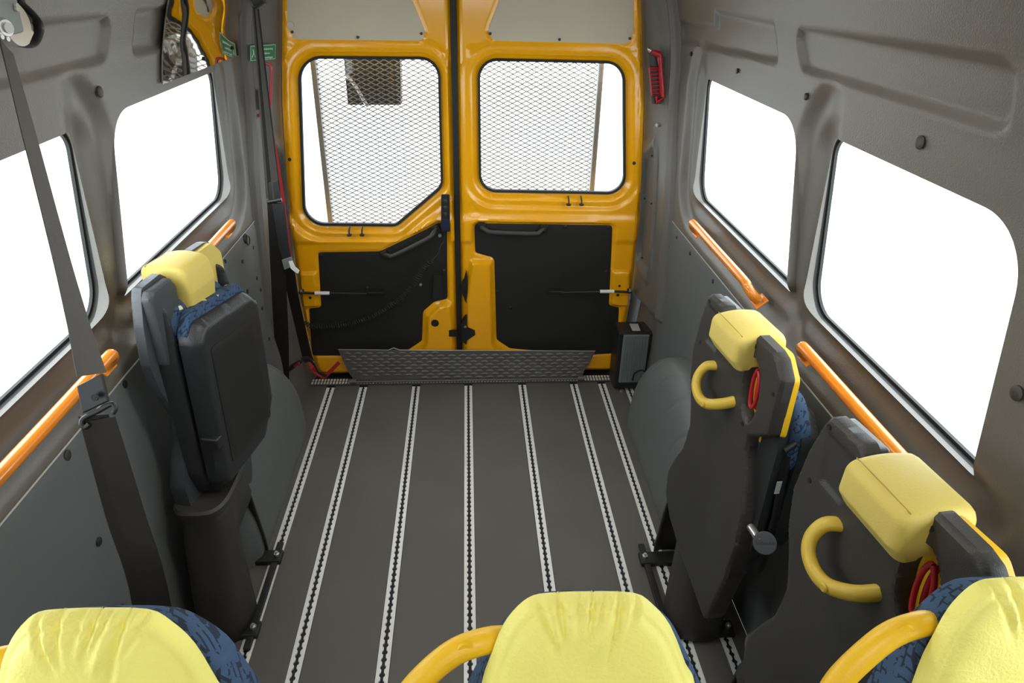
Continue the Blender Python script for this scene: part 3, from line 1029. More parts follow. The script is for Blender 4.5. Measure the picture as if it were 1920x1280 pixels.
MB().tube(smooth_poly(hp, 4, False), 0.008, 10).build('hose', STEEL, lift)
for x in (xl0 - 0.012, xl1 + 0.014):
    MB().box((x, YL + 0.01, -0.36), (0.05, 0.06, 0.52)).build('support_leg', GALV, lift)

# ------------------------------------------------------------------ things on the rear corners
# right: control box
bx = thing('control_box', 'black box with grey ribbed aluminium face standing in the right rear corner', 'control box', (0.86, 2.86, 0.0))
f4 = [at(1163, 626, y=2.84), at(1222, 626, y=2.84), at(1206, 718, y=2.84), at(1156, 716, y=2.84)]
A_, B_, C_, D_ = f4
x0, x1 = A_[0] - 0.004, B_[0] + 0.012
zt_ = A_[2]; zb_ = 0.02
MB().box(((x0 + x1) / 2, 2.905, (zt_ + zb_) / 2), (x1 - x0, 0.13, zt_ - zb_)).build('case', BLK, bx, bevel=0.005)
x2, x3 = at(1168, 640, y=2.835)[0], at(1216, 640, y=2.835)[0]
z2, z3 = at(1168, 628, y=2.835)[2], at(1162, 716, y=2.835)[2]
fp = MB().box(((x2 + x3) / 2, 2.834, (z2 + z3) / 2), (x3 - x2, 0.010, z2 - z3)).build('face_plate', HEATS, bx, bevel=0.002)
for k in range(9):
    x = x2 + 0.008 + k * (x3 - x2 - 0.016) / 8
    MB().box((x, 2.827, (z2 + z3) / 2), (0.006, 0.006, (z2 - z3) * 0.97)).build('rib', HEATS, fp)
lb = [at(*q, z=zt_ + 0.0015) for q in [(1180, 607), (1196, 607), (1201, 620), (1186, 620)]]
MB().hexa(lb, [p + np.array([0, 0, 0.001]) for p in lb]).build('label', LABELW, bx)
MB().box((x1 - 0.012, 2.90, zt_ + 0.002), (0.06, 0.10, 0.004)).build('bracket', SHELL, bx)
for q in ((1234, 581), (1243, 598)):
    p = onwall(*q, 1); MB().cyl(p, (-1, 0, 0), 0.006, 0.006, 8).build('bolt', STEEL, walls[1])
MB().tube(smooth_poly([at(1186, 712, y=2.82), at(1190, 700, y=2.79), at(1203, 694, y=2.77), at(1213, 700, y=2.74)], 5, False), 0.004, 8).build('cable', RUB, bx)
MB().cyl(at(1166, 730, z=0.012), (0, 0, -1), 0.009, 0.012, 8).build('foot_bolt', STEEL, bx)

# right: red emergency hammer on its bracket
hm = thing('emergency_hammer', 'red emergency hammer in its bracket on the right rear pillar', 'hammer', tuple(at(1235, 140, y=2.93)))
Y = 2.925
def hp_(px, py, dy=0.0): return at(px, py, y=Y + dy)
MB().tube([hp_(1222, 97), hp_(1229, 99), hp_(1237, 103)], [0.008, 0.0115, 0.0125], 12).build('hammer_head', RED, hm)
MB().tube([hp_(1214, 91), hp_(1220, 95)], [0.004, 0.0085], 12).build('steel_tip', STEEL, hm)
MB().tube(smooth_poly([hp_(1237, 102), hp_(1238, 115), hp_(1240, 140), hp_(1242, 160), hp_(1243, 181)], 3, False), [0.011] * 4 + [0.0085] * 9, 10).build('hammer_handle', RED, hm)
o4 = [hp_(*q, .012) for q in [(1218, 127), (1235, 127), (1239, 178), (1223, 178)]]
MB().tube(o4 + [o4[0]], 0.004, 8).build('bracket_frame', RED, hm)
for k in range(7):
    t = (k + 0.5) / 7
    MB().tube([o4[0] * (1 - t) + o4[3] * t, o4[1] * (1 - t) + o4[2] * t], 0.0028, 6).build('bracket_rib', RED, hm)
MB().tube([hp_(1231, 180, .01), hp_(1232, 192, .01), hp_(1246, 182, .0)], [0.008, 0.010, 0.003], 8).build('bracket_hook', RED, hm)
MB().hexa([hp_(*q, .022) for q in [(1216, 88), (1250, 110), (1250, 195), (1222, 195)]], [hp_(*q, .03) for q in [(1216, 88), (1250, 110), (1250, 195), (1222, 195)]]).build('back_plate', SHELL, hm)

# left: green sign
sg = thing('lowering_sign', 'green sign with white writing on the left rear pillar above the red handle', 'sign', tuple(at(493, 100, y=2.93)))
s4 = [at(469, 85, y=2.90), at(517, 82, y=2.985), at(517, 112, y=2.985), at(469, 115, y=2.90)]
off = np.array([0.01, 0.02, 0])
MB().hexa(s4, [p - off * 0.1 for p in s4]).build('sign_plate', GREEN, sg)
ex = Vector(s4[1] - s4[0]); ey = Vector(s4[0] - s4[3]); W_ = ex.length; H_ = ey.length
nrm = ex.cross(ey).normalized()
if nrm.y > 0: nrm = -nrm
def sgp(u, v, o=0.0012): return Vector(s4[3]) + ex * u + ey * v + nrm * o
bd = [sgp(.02, .05), sgp(.98, .05), sgp(.98, .95), sgp(.02, .95)]
MB().tube(bd + [bd[0]], 0.0009, 6).build('sign_border', WHITE, sg)
for i, ln in enumerate(('- För nödsänkning', 'av lyftplattan', 'drag i handtaget')):
    text(ln, min(H_ * 0.235, W_ * 0.088), WHITE, sg, basis(sgp(.24 + 0.08 * (i > 0), .66 - .27 * i), ex, ey))
MB().tube([sgp(.07, .25), sgp(.13, .5), sgp(.19, .25)], 0.0012, 6).tube([sgp(.13, .5), sgp(.10, .75)], 0.0012, 6).build('pictogram', WHITE, sg)

# left: red pull handle in a dark holder
rh = thing('red_pull_handle', 'red loop handle on the left rear pillar below the green sign', 'handle', tuple(at(500, 160, y=2.9)))
pts = [at(*q, y=2.90) for q in [(495, 198), (493, 160), (491, 124), (496, 119), (505, 121), (509, 130), (508, 165), (507, 199)]]
MB().tube(smooth_poly(pts, 4, False), 0.0052, 10).build('loop', RED, rh)
q4 = [(485, 168), (499, 168), (500, 206), (486, 206)]
MB().hexa([at(*q, y=2.905) for q in q4], [at(*q, y=2.935) for q in q4]).build('holder', BLK, rh, bevel=.003)
MB().cyl(at(488, 216, y=2.91), (0.3, -1, 0), 0.007, 0.012, 12).build('release_button', RED, rh)

# ------------------------------------------------------------------ remote control with coiled cable
rc = thing('lift_remote', 'dark remote control with three buttons hanging on the left rear door', 'remote control', tuple(at(834, 400, y=YD - 0.02)))
def rp(px, py, d): return at(px, py, y=YD - d)
MB().hexa([rp(*q, .045) for q in [(827, 364), (843, 364), (844, 434), (827, 434)]], [rp(*q, .012) for q in [(827, 364), (843, 364), (844, 434), (827, 434)]]).build('body', BLK, rc, bevel=.004)
MB().hexa([rp(*q, .049) for q in [(828, 410), (843, 410), (843, 432), (829, 434)]], [rp(*q, .04) for q in [(828, 410), (843, 410), (843, 432), (829, 434)]]).build('lower_cover', BLUEP, rc, bevel=.002)
for yy in (377, 389, 401):
    p = rp(835, yy, .045); MB().tube([p, p + np.array([0, -.002, 0]), p + np.array([0, -.003, 0])], [.009, .009, .006], 14).build('button', SHELL, rc)
path = smooth_poly([rp(*q, .05) for q in [(812, 486), (795, 505), (775, 535), (745, 565), (700, 592), (655, 607), (615, 612), (585, 611), (569, 604)]], 12, False)
path = [Vector(p) for p in path]
L = [0]
for a, b in zip(path, path[1:]): L.append(L[-1] + (b - a).length)
tot = L[-1]; turns = int(tot / 0.0115); pts = []
for k in range(turns * 9 + 1):
    s_ = tot * k / (turns * 9)
    i = min(max(np.searchsorted(L, s_) - 1, 0), len(path) - 2)
    t = (s_ - L[i]) / max(L[i + 1] - L[i], 1e-9); p = path[i].lerp(path[i + 1], t)
    tg = (path[i + 1] - path[i]).normalized(); u = Vector((0, -1, 0)); w = tg.cross(u).normalized()
    a = 2 * math.pi * k / 9
    pts.append(p + (u * math.cos(a) + w * math.sin(a)) * 0.0105)
MB().tube(pts, 0.0028, 6).build('coiled_cable', VINYL, rc)
MB().tube(smooth_poly([rp(834, 434, .03), rp(833, 450, .03), rp(826, 462, .04), rp(822, 475, .045), rp(812, 486, .05)], 5, False), 0.0028, 8).build('cable', BLK, rc)
MB().cyl(rp(825, 439, .012), (0, -1, 0), 0.008, 0.02, 12).build('hook_screw', STEEL, rc)
MB().cyl(rp(789, 532, .004), (0, -1, 0), 0.006, 0.012, 10).build('cable_clip', STEEL, rc)
q4 = [(812, 516), (828, 515), (832, 560), (810, 562)]
MB().hexa([rp(*q, .02) for q in q4], [rp(*q, .004) for q in q4]).build('cable_holder', BLKP, rc, bevel=.004)

# ------------------------------------------------------------------ mirror sheet on the upper left wall
mr = thing('mirror_sheet', 'large wavy mirror sheet fixed to the upper left wall, showing the rear door', 'mirror', tuple(onwall(400, 60, -1)))
c4 = [onwall(303, 157, -1, 0.006), onwall(324, -20, -1, 0.006), onwall(474, -20, -1, 0.006), onwall(425, 122, -1, 0.006)]
ya, yb = c4[0][1], 2.84
mb = MB(); nn = 24
def mrow(i, j):
    t = i / nn; s_ = j / nn
    z = 1.525 + s_ * (1.90 - 1.525)
    y0_ = c4[0][1] + (c4[1][1] - c4[0][1]) * s_ * 1.3
    y = y0_ + (yb - y0_) * t
    w = float(wall_w(z)) - 0.010
    return (XC - w, y, z)
vs = [mrow(i, j) for i in range(nn + 1) for j in range(nn + 1)]
vs += [(v[0] - 0.004, v[1], v[2]) for v in vs]
n1 = (nn + 1) ** 2
idx = lambda i, j: i * (nn + 1) + j
fs = [(idx(i, j), idx(i + 1, j), idx(i + 1, j + 1), idx(i, j + 1)) for i in range(nn) for j in range(nn)]
fs += [tuple(n1 + k for k in reversed(f)) for f in fs]
for i in range(nn):
    for a, b in ((idx(i, 0), idx(i + 1, 0)), (idx(i, nn), idx(i + 1, nn)), (idx(0, i), idx(0, i + 1)), (idx(nn, i), idx(nn, i + 1))):
        fs.append((a, b, n1 + b, n1 + a))
mb.add(vs, fs).build('sheet', MIRR, mr, ang=60)
for q in ((308, 137), (383, 110), (436, 90)):
    p = onwall(*q, -1, 0.011); MB().cyl(p, (1, 0, 0), 0.006, 0.004, 10).build('screw', RUB, mr)

# ------------------------------------------------------------------ orange grab rails
def rail(points, rx, feet, label, side):
    t = thing('grab_rail', label, 'grab rail', tuple(points[len(points) // 2]), group='orange grab rails under the side windows')
    MB().tube(smooth_poly(points, 7, False), rx, 14).build('bar', ORANGE, t)
    for f in feet:
        c = np.array(f)
        rot = Matrix.Rotation(side * R(48), 3, 'Y')
        fp_ = MB().box(c, (0.005, 0.052, 0.042), rot).build('mounting_plate', ORANGE, t, bevel=0.0015)
        for dy_ in (-0.018, 0.018):
            MB().cyl(c + np.array([-side * 0.001, dy_, 0.010]), (-side, 0, 0.4), 0.0045, 0.005, 8).build('screw', STEEL, fp_)
        MB().tube([c, c + np.array([-side * .006, 0, .002])], [0.019, 0.015], 14).build('collar', ORANGE, t)


def rail_pts(side, Ya, Yb):
    """Ya far foot, Yb near foot; mirrored for the other wall"""
    zf, wf = 0.975, 0.868
    X = lambda w: XC + side * w
    pts = [(X(wf), Ya, zf), (X(wf - .022), Ya - .002, zf + .018), (X(wf - .036), Ya - .022, zf + .040), (X(wf - .038), Ya - .055, zf + .046),
           (X(wf - .038), (Ya + Yb) / 2, zf + .046),
           (X(wf - .038), Yb + .055, zf + .046), (X(wf - .036), Yb + .022, zf + .038), (X(wf - .022), Yb + .004, zf + .018), (X(wf), Yb, zf)]
    return [np.array(p) for p in pts], [pts[0], pts[-1]]


for side, Ya, Yb, lab in ((1, 2.42, 1.81, 'orange grab rail under the rear window on the right wall'),
                          (1, 1.475, 0.85, 'orange grab rail under the large front window on the right wall'),
                          (-1, 2.42, 1.81, 'orange grab rail on the left wall behind the folded left seat'),
                          (-1, 1.475, 0.86, 'orange grab rail on the left wall beside the long dark belt')):
    p_, f_ = rail_pts(side, Ya, Yb)
    rail(p_, 0.0145, f_, lab, side)

# ------------------------------------------------------------------ folding seats
def seat(label, p0, fdir, dz, mirror, group, ped, soft=False):
    """local x runs 0..0.40 across the back, y is towards the front of the backrest, z up"""
    fd = Vector((fdir[0], fdir[1], 0)).normalized(); xd = Vector((fd.y, -fd.x, 0))
    t = thing('folding_seat', label, 'seat', (p0[0], p0[1], 0.0), math.atan2(xd.y, xd.x), group)
    sx = (lambda x: 0.40 - 0.88 * x) if mirror else (lambda x: x)
    def mp(x, z, y): return (sx(x), y, z + dz)          # slab uses (u, v, w)
    def bmp(x, z, w): return (sx(x), 0.030 - w, z + dz)
    def mp2(x, z, y): return (sx(x), y + 0.028, z + dz)
    SM = SHELLG if soft else SHELL
    # --- shell
    out = [(0.0, 1.085), (0.012, 1.112), (0.10, 1.118), (0.125, 1.10), (0.135, 1.06), (0.24, 1.055), (0.245, 1.09), (0.262, 1.125), (0.335, 1.125), (0.362, 1.118),
           (0.395, 1.085), (0.392, 0.94), (0.318, 0.885), (0.322, 0.84), (0.345, 0.78), (0.372, 0.70), (0.388, 0.60), (0.385, 0.50), (0.350, 0.33), (0.335, 0.29),
           (0.14, 0.34), (0.04, 0.385), (-0.015, 0.44), (-0.022, 0.52), (0.0, 0.58), (0.028, 0.64), (0.031, 0.72), (0.008, 0.78), (-0.018, 0.84), (-0.032, 0.92), (-0.018, 1.02)]
    out = fillet(out, 0.012, 3)
    slot = smooth_poly([(0.250, 1.00), (0.257, 1.045), (0.278, 1.070), (0.308, 1.042), (0.320, 0.99), (0.315, 0.945), (0.298, 0.915), (0.266, 0.94)], 4)
    so, ss = sdpoly(out), sdpoly(slot)
    def sfront(x, z, d):
        w = np.full(np.shape(x), 0.030)
        q = np.clip(0.009 + d, 0, 0.009)
        w = w - 0.009 + np.sqrt(np.maximum(0.009 ** 2 - q * q, 0))
        w = w + 0.020 * sm((0.80 - z) / 0.3) - 0.016 * np.exp(-(((x - 0.21) / 0.10) ** 2 + ((z - 0.55) / 0.14) ** 2))
        w = w - 0.010 * sm(-sdpoly([(0.03, 0.985), (0.10, 0.985), (0.12, 1.09), (0.015, 1.09)])(x, z) / 0.012) * 0.5
        return w
    mb = MB()
    slab(mb, (-0.05, 0.41, 0.27, 1.14), 0.0046, lambda x, z: np.maximum(so(x, z), -ss(x, z)), sfront, bmp, back=0.0)
    shell = mb.build('backrest_shell', SM, t, world=False, ang=45)
    for q in ((0.02, 1.095), (0.27, 1.10), (0.375, 1.04), (0.01, 0.97), (0.33, 0.36), (0.01, 0.47), (0.285, 0.90)):
        if so(*q) < -0.006:
            MB().cyl(bmp(q[0], q[1], 0.028), (0, -1, 0), 0.0055, 0.0035, 10).build('screw', RUB, t, world=False)
    # --- near shoulder side block (dark) and yellow plate in front of it
    side_o = fillet([(0.245, 1.075), (0.262, 1.12), (0.350, 1.12), (0.39, 1.08), (0.386, 0.945), (0.33, 0.90), (0.30, 0.92), (0.285, 0.93), (0.25, 1.0)], 0.01, 3)
    f_in = fillet([(0.258, 1.06), (0.27, 1.105), (0.345, 1.108), (0.38, 1.075), (0.38, 0.94), (0.325, 0.885), (0.24, 0.90), (0.245, 1.0)], 0.01, 3)
    mb = MB(); s1 = sdpoly(f_in)
    slab(mb, (0.22, 0.41, 0.86, 1.14), 0.0055, lambda x, z: s1(x, z) - 0.013, lambda x, z, d: x * 0 + 0.016, mp2, back=0.001)
    yo = mb.build('wing_plate', GRIPY if not soft else HEADY, t, world=False, ang=35)
    tag(yo, 'yellow edge plate')
    # far shoulder slab
    fs_ = fillet([(0.0, 0.90), (0.0, 1.085), (0.012, 1.105), (0.105, 1.108), (0.12, 1.085), (0.12, 0.90)], 0.012, 3); s2 = sdpoly(fs_)
    mb = MB(); slab(mb, (-0.01, 0.13, 0.89, 1.12), 0.005, s2, rounded(0.028, 0.008), mp2, back=0.001)
    mb.build('shoulder_cover', SHELLG, t, world=False, ang=45)
    # --- blue cushion of the backrest
    bo = fillet([(0.03, 0.50), (0.03, 1.0), (0.08, 1.05), (0.30, 1.05), (0.36, 1.0), (0.37, 0.86), (0.37, 0.50)], 0.04, 4); s3 = sdpoly(bo)
    mb = MB(); slab(mb, (0.01, 0.39, 0.48, 1.07), 0.011, s3, lambda x, z, d: 0.004 + 0.034 * np.sqrt(np.clip(-d / 0.035, 0, 1)), mp2, back=0.002)
    mb.build('backrest_cushion', FAB, t, world=False, ang=60)
    # --- folded seat cushion in front of the backrest, turned up
    co = fillet([(0.02, 0.50), (0.035, 0.96), (0.08, 1.0), (0.36, 0.975), (0.405, 0.93), (0.395, 0.60), (0.30, 0.50)], 0.035, 5); s4_ = sdpoly(co)
    mb = MB(); slab(mb, (0.0, 0.42, 0.48, 1.02), 0.010, s4_, lambda x, z, d: 0.132 - 0.024 + 0.024 * np.sqrt(np.clip(1 - (1 - np.clip(-d / 0.025, 0, 1)) ** 2, 0, 1)), mp, back=0.078)
    cu = mb.build('seat_cushion', VINYL, t, world=False, ang=60)
    fo_ = fillet([(0.05, 0.80), (0.045, 0.975), (0.09, 1.024), (0.35, 1.004), (0.398, 0.95), (0.402, 0.86), (0.37, 0.80)], 0.035, 5); s5 = sdpoly(fo_)
    mb = MB(); slab(mb, (0.0, 0.42, 0.5, 1.04), 0.009, s5, lambda x, z, d: -0.060 - 0.014 * (1 - np.sqrt(np.clip(1 - (1 - np.clip(-d / 0.02, 0, 1)) ** 2, 0, 1))), lambda u, v, w: mp(u, v, -w), back=-0.098)
    mb.build('seat_fabric', FAB, t, world=False, ang=60)
    po_ = fillet([(0.075, 0.56), (0.085, 0.925), (0.335, 0.905), (0.345, 0.56)], 0.012, 3); s6 = sdpoly(po_)
    mb = MB(); slab(mb, (0.06, 0.36, 0.54, 0.94), 0.012, s6, lambda x, z, d: 0.1335 + 0.002 * (d < -0.004), mp, back=0.130)
    pn = mb.build('underside_panel', BLKP if not soft else BLK, cu, world=False, ang=30)
    st_pts = [mp(x, z, 0.118) for x, z in smooth_poly([(0.400, 0.93), (0.404, 0.88), (0.402, 0.78), (0.400, 0.68), (0.396, 0.62)], 5, False)]
    MB().tube([(p[0] + (0.0035 if not mirror else -0.0035), p[1], p[2]) for p in st_pts], 0.0009, 5).build('stitching', LABELW, cu, world=False)
    MB().box(mp(0.03, 0.66, 0.11), (0.03, 0.05, 0.035)).build('cushion_latch', BLK, cu, world=False, bevel=.006)
    # hinge arm and side leather flap between shell and cushion
    fl = fillet([(0.34, 0.40), (0.325, 0.84), (0.345, 1.07), (0.375, 1.05), (0.398, 0.9), (0.392, 0.55)], 0.015, 4); s7 = sdpoly(fl)
    for fl_ in (0, 1):
        mpf = (lambda u, v, w: mp(0.40 - u, v, w)) if fl_ else mp
        mb = MB(); slab(mb, (0.31, 0.41, 0.39, 1.09), 0.006, s7, lambda x, z, d: 0.030 + 0.038 * np.sqrt(np.clip(-d / 0.02, 0, 1)), mpf, back=0.028)
        mb.build('side_bolster', VINYL, t, world=False, ang=60)
    MB().tube([mp(0.395, 0.90, 0.045), mp(0.385, 0.93, 0.10), mp(0.36, 0.945, 0.115)], 0.008, 10).build('hinge_bar', BLK, t, world=False)
    MB().tube([mp(0.39, 0.88, 0.06), mp(0.39, 0.70, 0.075), mp(0.37, 0.50, 0.08)], 0.013, 10, flat=0.5).build('hinge_arm', BLK, t, world=False)
    MB().box(mp(0.402, 0.80, 0.05), (0.002, 0.012, 0.035)).build('maker_tag', LABELW, t, world=False)
    # --- headrest block
    sect = [(-0.030, 1.034), (-0.048, 1.062), (-0.046, 1.118), (0.012, 1.130), (0.078, 1.122), (0.086, 1.055), (0.072, 0.965), (0.044, 0.962), (0.042, 1.03), (0.030, 1.045), (-0.004, 1.045), (-0.010, 1.036)]
    sect = fillet(sect, [0.006, 0.014, 0.020, 0.2, 0.030, 0.03, 0.008, 0.004, 0.01, 0.01, 0.01, 0.005], 5)
    mb = MB(); n_ = len(sect)
    xsx = [(0.1285, 0.78), (0.1295, 0.86), (0.132, 0.93), (0.137, 0.98), (0.145, 1.0), (0.200, 1.0), (0.252, 1.0), (0.260, 0.98), (0.266, 0.93), (0.2695, 0.86), (0.2705, 0.78)]
    cy = sum(p[0] for p in sect) / n_; cz = sum(p[1] for p in sect) / n_
    vs = []
    for x, s_ in xsx:
        vs += [(sx(x), cy + (p[0] - cy) * s_, cz + (p[1] - cz) * s_ + dz) for p in sect]
    fs = [(a * n_ + i, a * n_ + (i + 1) % n_, (a + 1) * n_ + (i + 1) % n_, (a + 1) * n_ + i) for a in range(len(xsx) - 1) for i in range(n_)]
    fs += [tuple(range(n_)), tuple((len(xsx) - 1) * n_ + i for i in reversed(range(n_)))]
    mb.add(vs, fs).build('headrest', HEADY, t, world=False, ang=50)
    # seam line round the headrest top
    MB().tube([(sx(0.134), -0.030, 1.1205 + dz), (sx(0.20), -0.0300, 1.1213 + dz), (sx(0.26), -0.030, 1.1205 + dz)], 0.0012, 6).build('headrest_seam', SEAM, t, world=False)
    # --- red loop in the slot
    lp = smooth_poly([(0.287, 1.045), (0.300, 1.02), (0.304, 0.985), (0.296, 0.955), (0.284, 0.95), (0.277, 0.975), (0.275, 1.01), (0.279, 1.035)], 4)
    MB().tube([bmp(x, z, 0.020) for x, z in lp + [lp[0]]], 0.0045, 10, cap=False).build('release_loop', RED, t, world=False)
    MB().tube([bmp(x + 0.008, z, 0.010) for x, z in lp + [lp[0]]], 0.0045, 10, cap=False).build('release_loop', RED, t, world=False)
    # --- yellow grip on the back
    gp = [mp(u_ + 0.012, v_, y_) for u_, y_, v_ in [(0.096, .006, .955), (0.087, -.018, .950), (0.084, -.034, .922), (0.098, -.042, .897), (0.130, -.044, .884), (0.165, -.040, .889), (0.200, -.022, .910), (0.216, .006, .926)]]
    MB().tube(smooth_poly(gp, 5, False), 0.0140, 14, flat=0.85).build('grip_handle', GRIPD, t, world=False)
    q = mp(0.177, 0.889, -0.052)
    MB().tube([q, (q[0], q[1] - 0.003, q[2])], [0.0085, 0.006], 12).build('grip_cap', GRIPD, t, world=False)
    # --- recline knob with a name disc
    kx = 0.43
    kb = MB().tube([mp(0.38, 0.665, 0.02), mp(kx, 0.665, 0.02)], 0.010, 12).build('knob_stem', STEEL, t, world=False)
    nx = Vector((1, 0, 0)) * (-1 if mirror else 1)
    c = Vector(mp(kx, 0.660, 0.03)); dirn = (nx * 0.75 + Vector((0, -0.25, 0.65))).normalized()
    kd = MB().cyl(c, dirn, 0.027, 0.012, 24).build('knob', SHELLG, t, world=False, bevel=.002)
    if not mirror:
        bw = Matrix.Rotation(0, 4, 'X')
        W4 = WM[t.name]
        cw = W4 @ (c + dirn * 0.0122); yw = (W4.to_3x3() @ dirn).normalized()
        up = Vector((0.0, 0.4, 0.9)); xw = up.cross(yw).normalized(); upw = yw.cross(xw)
        text('TriflexAIR', 0.0115, TEXTD, t, basis(cw - upw * 0.004, xw, upw), align='CENTER')
    # --- pedestal (standing square to the floor tracks)
    xa, xb_, ya_, yb_, ztop = ped
    inw = -1 if xa > 0 else 1                 # aisle direction
    mb = MB(); rings = []
    levels = [(0.015, 0.0), (0.06, 0.0), (0.20, 0.10), (0.34, 0.22), (ztop - 0.03, 0.34), (ztop, 0.30)]
    nseg = 40
    cx, cyy = (xa + xb_) / 2, (ya_ + yb_) / 2
    hx, hy = abs(xb_ - xa) / 2, (yb_ - ya_) / 2
    vs = []
    for z, tp_ in levels:
        for k in range(nseg):
            a = 2 * math.pi * k / nseg
            e = 0.55
            X_ = math.copysign(abs(math.cos(a)) ** e, math.cos(a)) * hx * (1 - tp_ * 0.55)
            Y_ = math.copysign(abs(math.sin(a)) ** e, math.sin(a)) * hy * (1 - tp_)
            vs.append((cx + X_, cyy - 0.02 * tp_ + Y_, z))
    fs = []
    for a in range(len(levels) - 1):
        for k in range(nseg):
            kk = (k + 1) % nseg
            # arch opening on the aisle side towards the rear doors
            am = 2 * math.pi * (k + 0.5) / nseg
            aisle = math.cos(am) * inw > 0.45
            rear = math.sin(am) > -0.15
            if a < 3 and aisle and rear and a >= 0: continue
            fs.append((a * nseg + k, a * nseg + kk, (a + 1) * nseg + kk, (a + 1) * nseg + k))
    mb.add(vs, fs)
    pd = mb.build('pedestal', SHELL, t, ang=55)
    sd = pd.modifiers.new('thick', 'SOLIDIFY'); sd.thickness = 0.006; sd.offset = -1
    # dark inner tube seen through the arch
    ci = MB().tube([(cx, cyy, 0.02), (cx, cyy, ztop - 0.02)], [0.045, 0.04], 16).build('pedestal_core', BLK, t)
    # collar and swivel plate on top
    col_pts = []
    mb = MB(); vs = []
    for z, g_ in ((ztop - 0.005, 0.004), (ztop + 0.022, 0.010), (ztop + 0.030, 0.004), (ztop + 0.026, -0.012)):
        for k in range(nseg):
            a = 2 * math.pi * k / nseg; e = 0.6
            vs.append((cx + math.copysign(abs(math.cos(a)) ** e, math.cos(a)) * (hx * 0.835 + g_), cyy - .006 + math.copysign(abs(math.sin(a)) ** e, math.sin(a)) * (hy * 0.70 + g_), z))
    fs = [(a * nseg + k, a * nseg + (k + 1) % nseg, (a + 1) * nseg + (k + 1) % nseg, (a + 1) * nseg + k) for a in range(3) for k in range(nseg)]
    fs.append(tuple(3 * nseg + k for k in range(nseg)))
    mb.add(vs, fs).build('pedestal_collar', SHELL, t, ang=45)
    pc = WM[t.name] @ Vector(mp(0.2, 0.40, 0.03))
    MB().box((cx, cyy, ztop + 0.045), (0.10, 0.12, 0.04)).build('swivel_plate', BLK, t, bevel=.005)
    mb = MB().tube([(cx, cyy, ztop + 0.05), ((cx + pc.x) / 2, (cyy + pc.y) / 2, (ztop + 0.05 + 0.52 + dz) / 2 + .02), (pc.x, pc.y, 0.56 + dz)], [0.045, 0.04, 0.035], 12, flat=0.7)
    mb.build('seat_arm', BLK, t)
    MB().box((cx + inw * 0.045, cyy + 0.03, ztop + 0.055), (0.035, 0.05, 0.035)).build('lock_lever', SHELLG, t, bevel=.008)
    # foot bars and bolts on the tracks
    for s_ in (-1, 1):
        yb2 = cyy + s_ * (hy - 0.045)
        ft = MB().box((cx, yb2, 0.012), (2 * hx + 0.05, 0.055, 0.018)).build('foot_bar', BLK, t, bevel=.004)
        for dx in (-hx - 0.008, hx + 0.008):
            MB().cyl((cx + dx, yb2, 0.020), (0, 0, 1), 0.010, 0.010, 6).cyl((cx + dx, yb2, 0.028), (0, 0, 1), 0.005, 0.010, 8).build('foot_bolt', STEEL, ft)
    MB().box((cx + inw * (hx + 0.004), cyy, 0.011), (0.022, 2 * hy + 0.05, 0.012)).build('foot_rail', BLK, t, bevel=.003)
    return t


seat('folded charcoal seat on the right wall nearest the rear doors, its back to the aisle', (0.66, 1.58), (.995, .102), 0.0, False,
     'folding seats along the walls', (0.845, 0.665, 1.39, 1.78, 0.42))
seat('folded charcoal seat on the right wall nearest the camera, with a larger mustard headrest', (0.66, 0.95), (.995, .102), 0.058, False,
     'folding seats along the walls', (0.845, 0.665, 0.74, 1.13, 0.44))
seat('folded seat on the left wall with its black cushion turned up to the aisle', (-0.682, 1.94), (.98, -.2), 0.030, True,
     'folding seats along the walls', (-0.800, -0.635, 1.45, 1.84, 0.46), soft=True)

# ------------------------------------------------------------------ front row seats
PV = np.array([0, 0.26, 0.966]); PN = np.array([0, -0.966, 0.26])


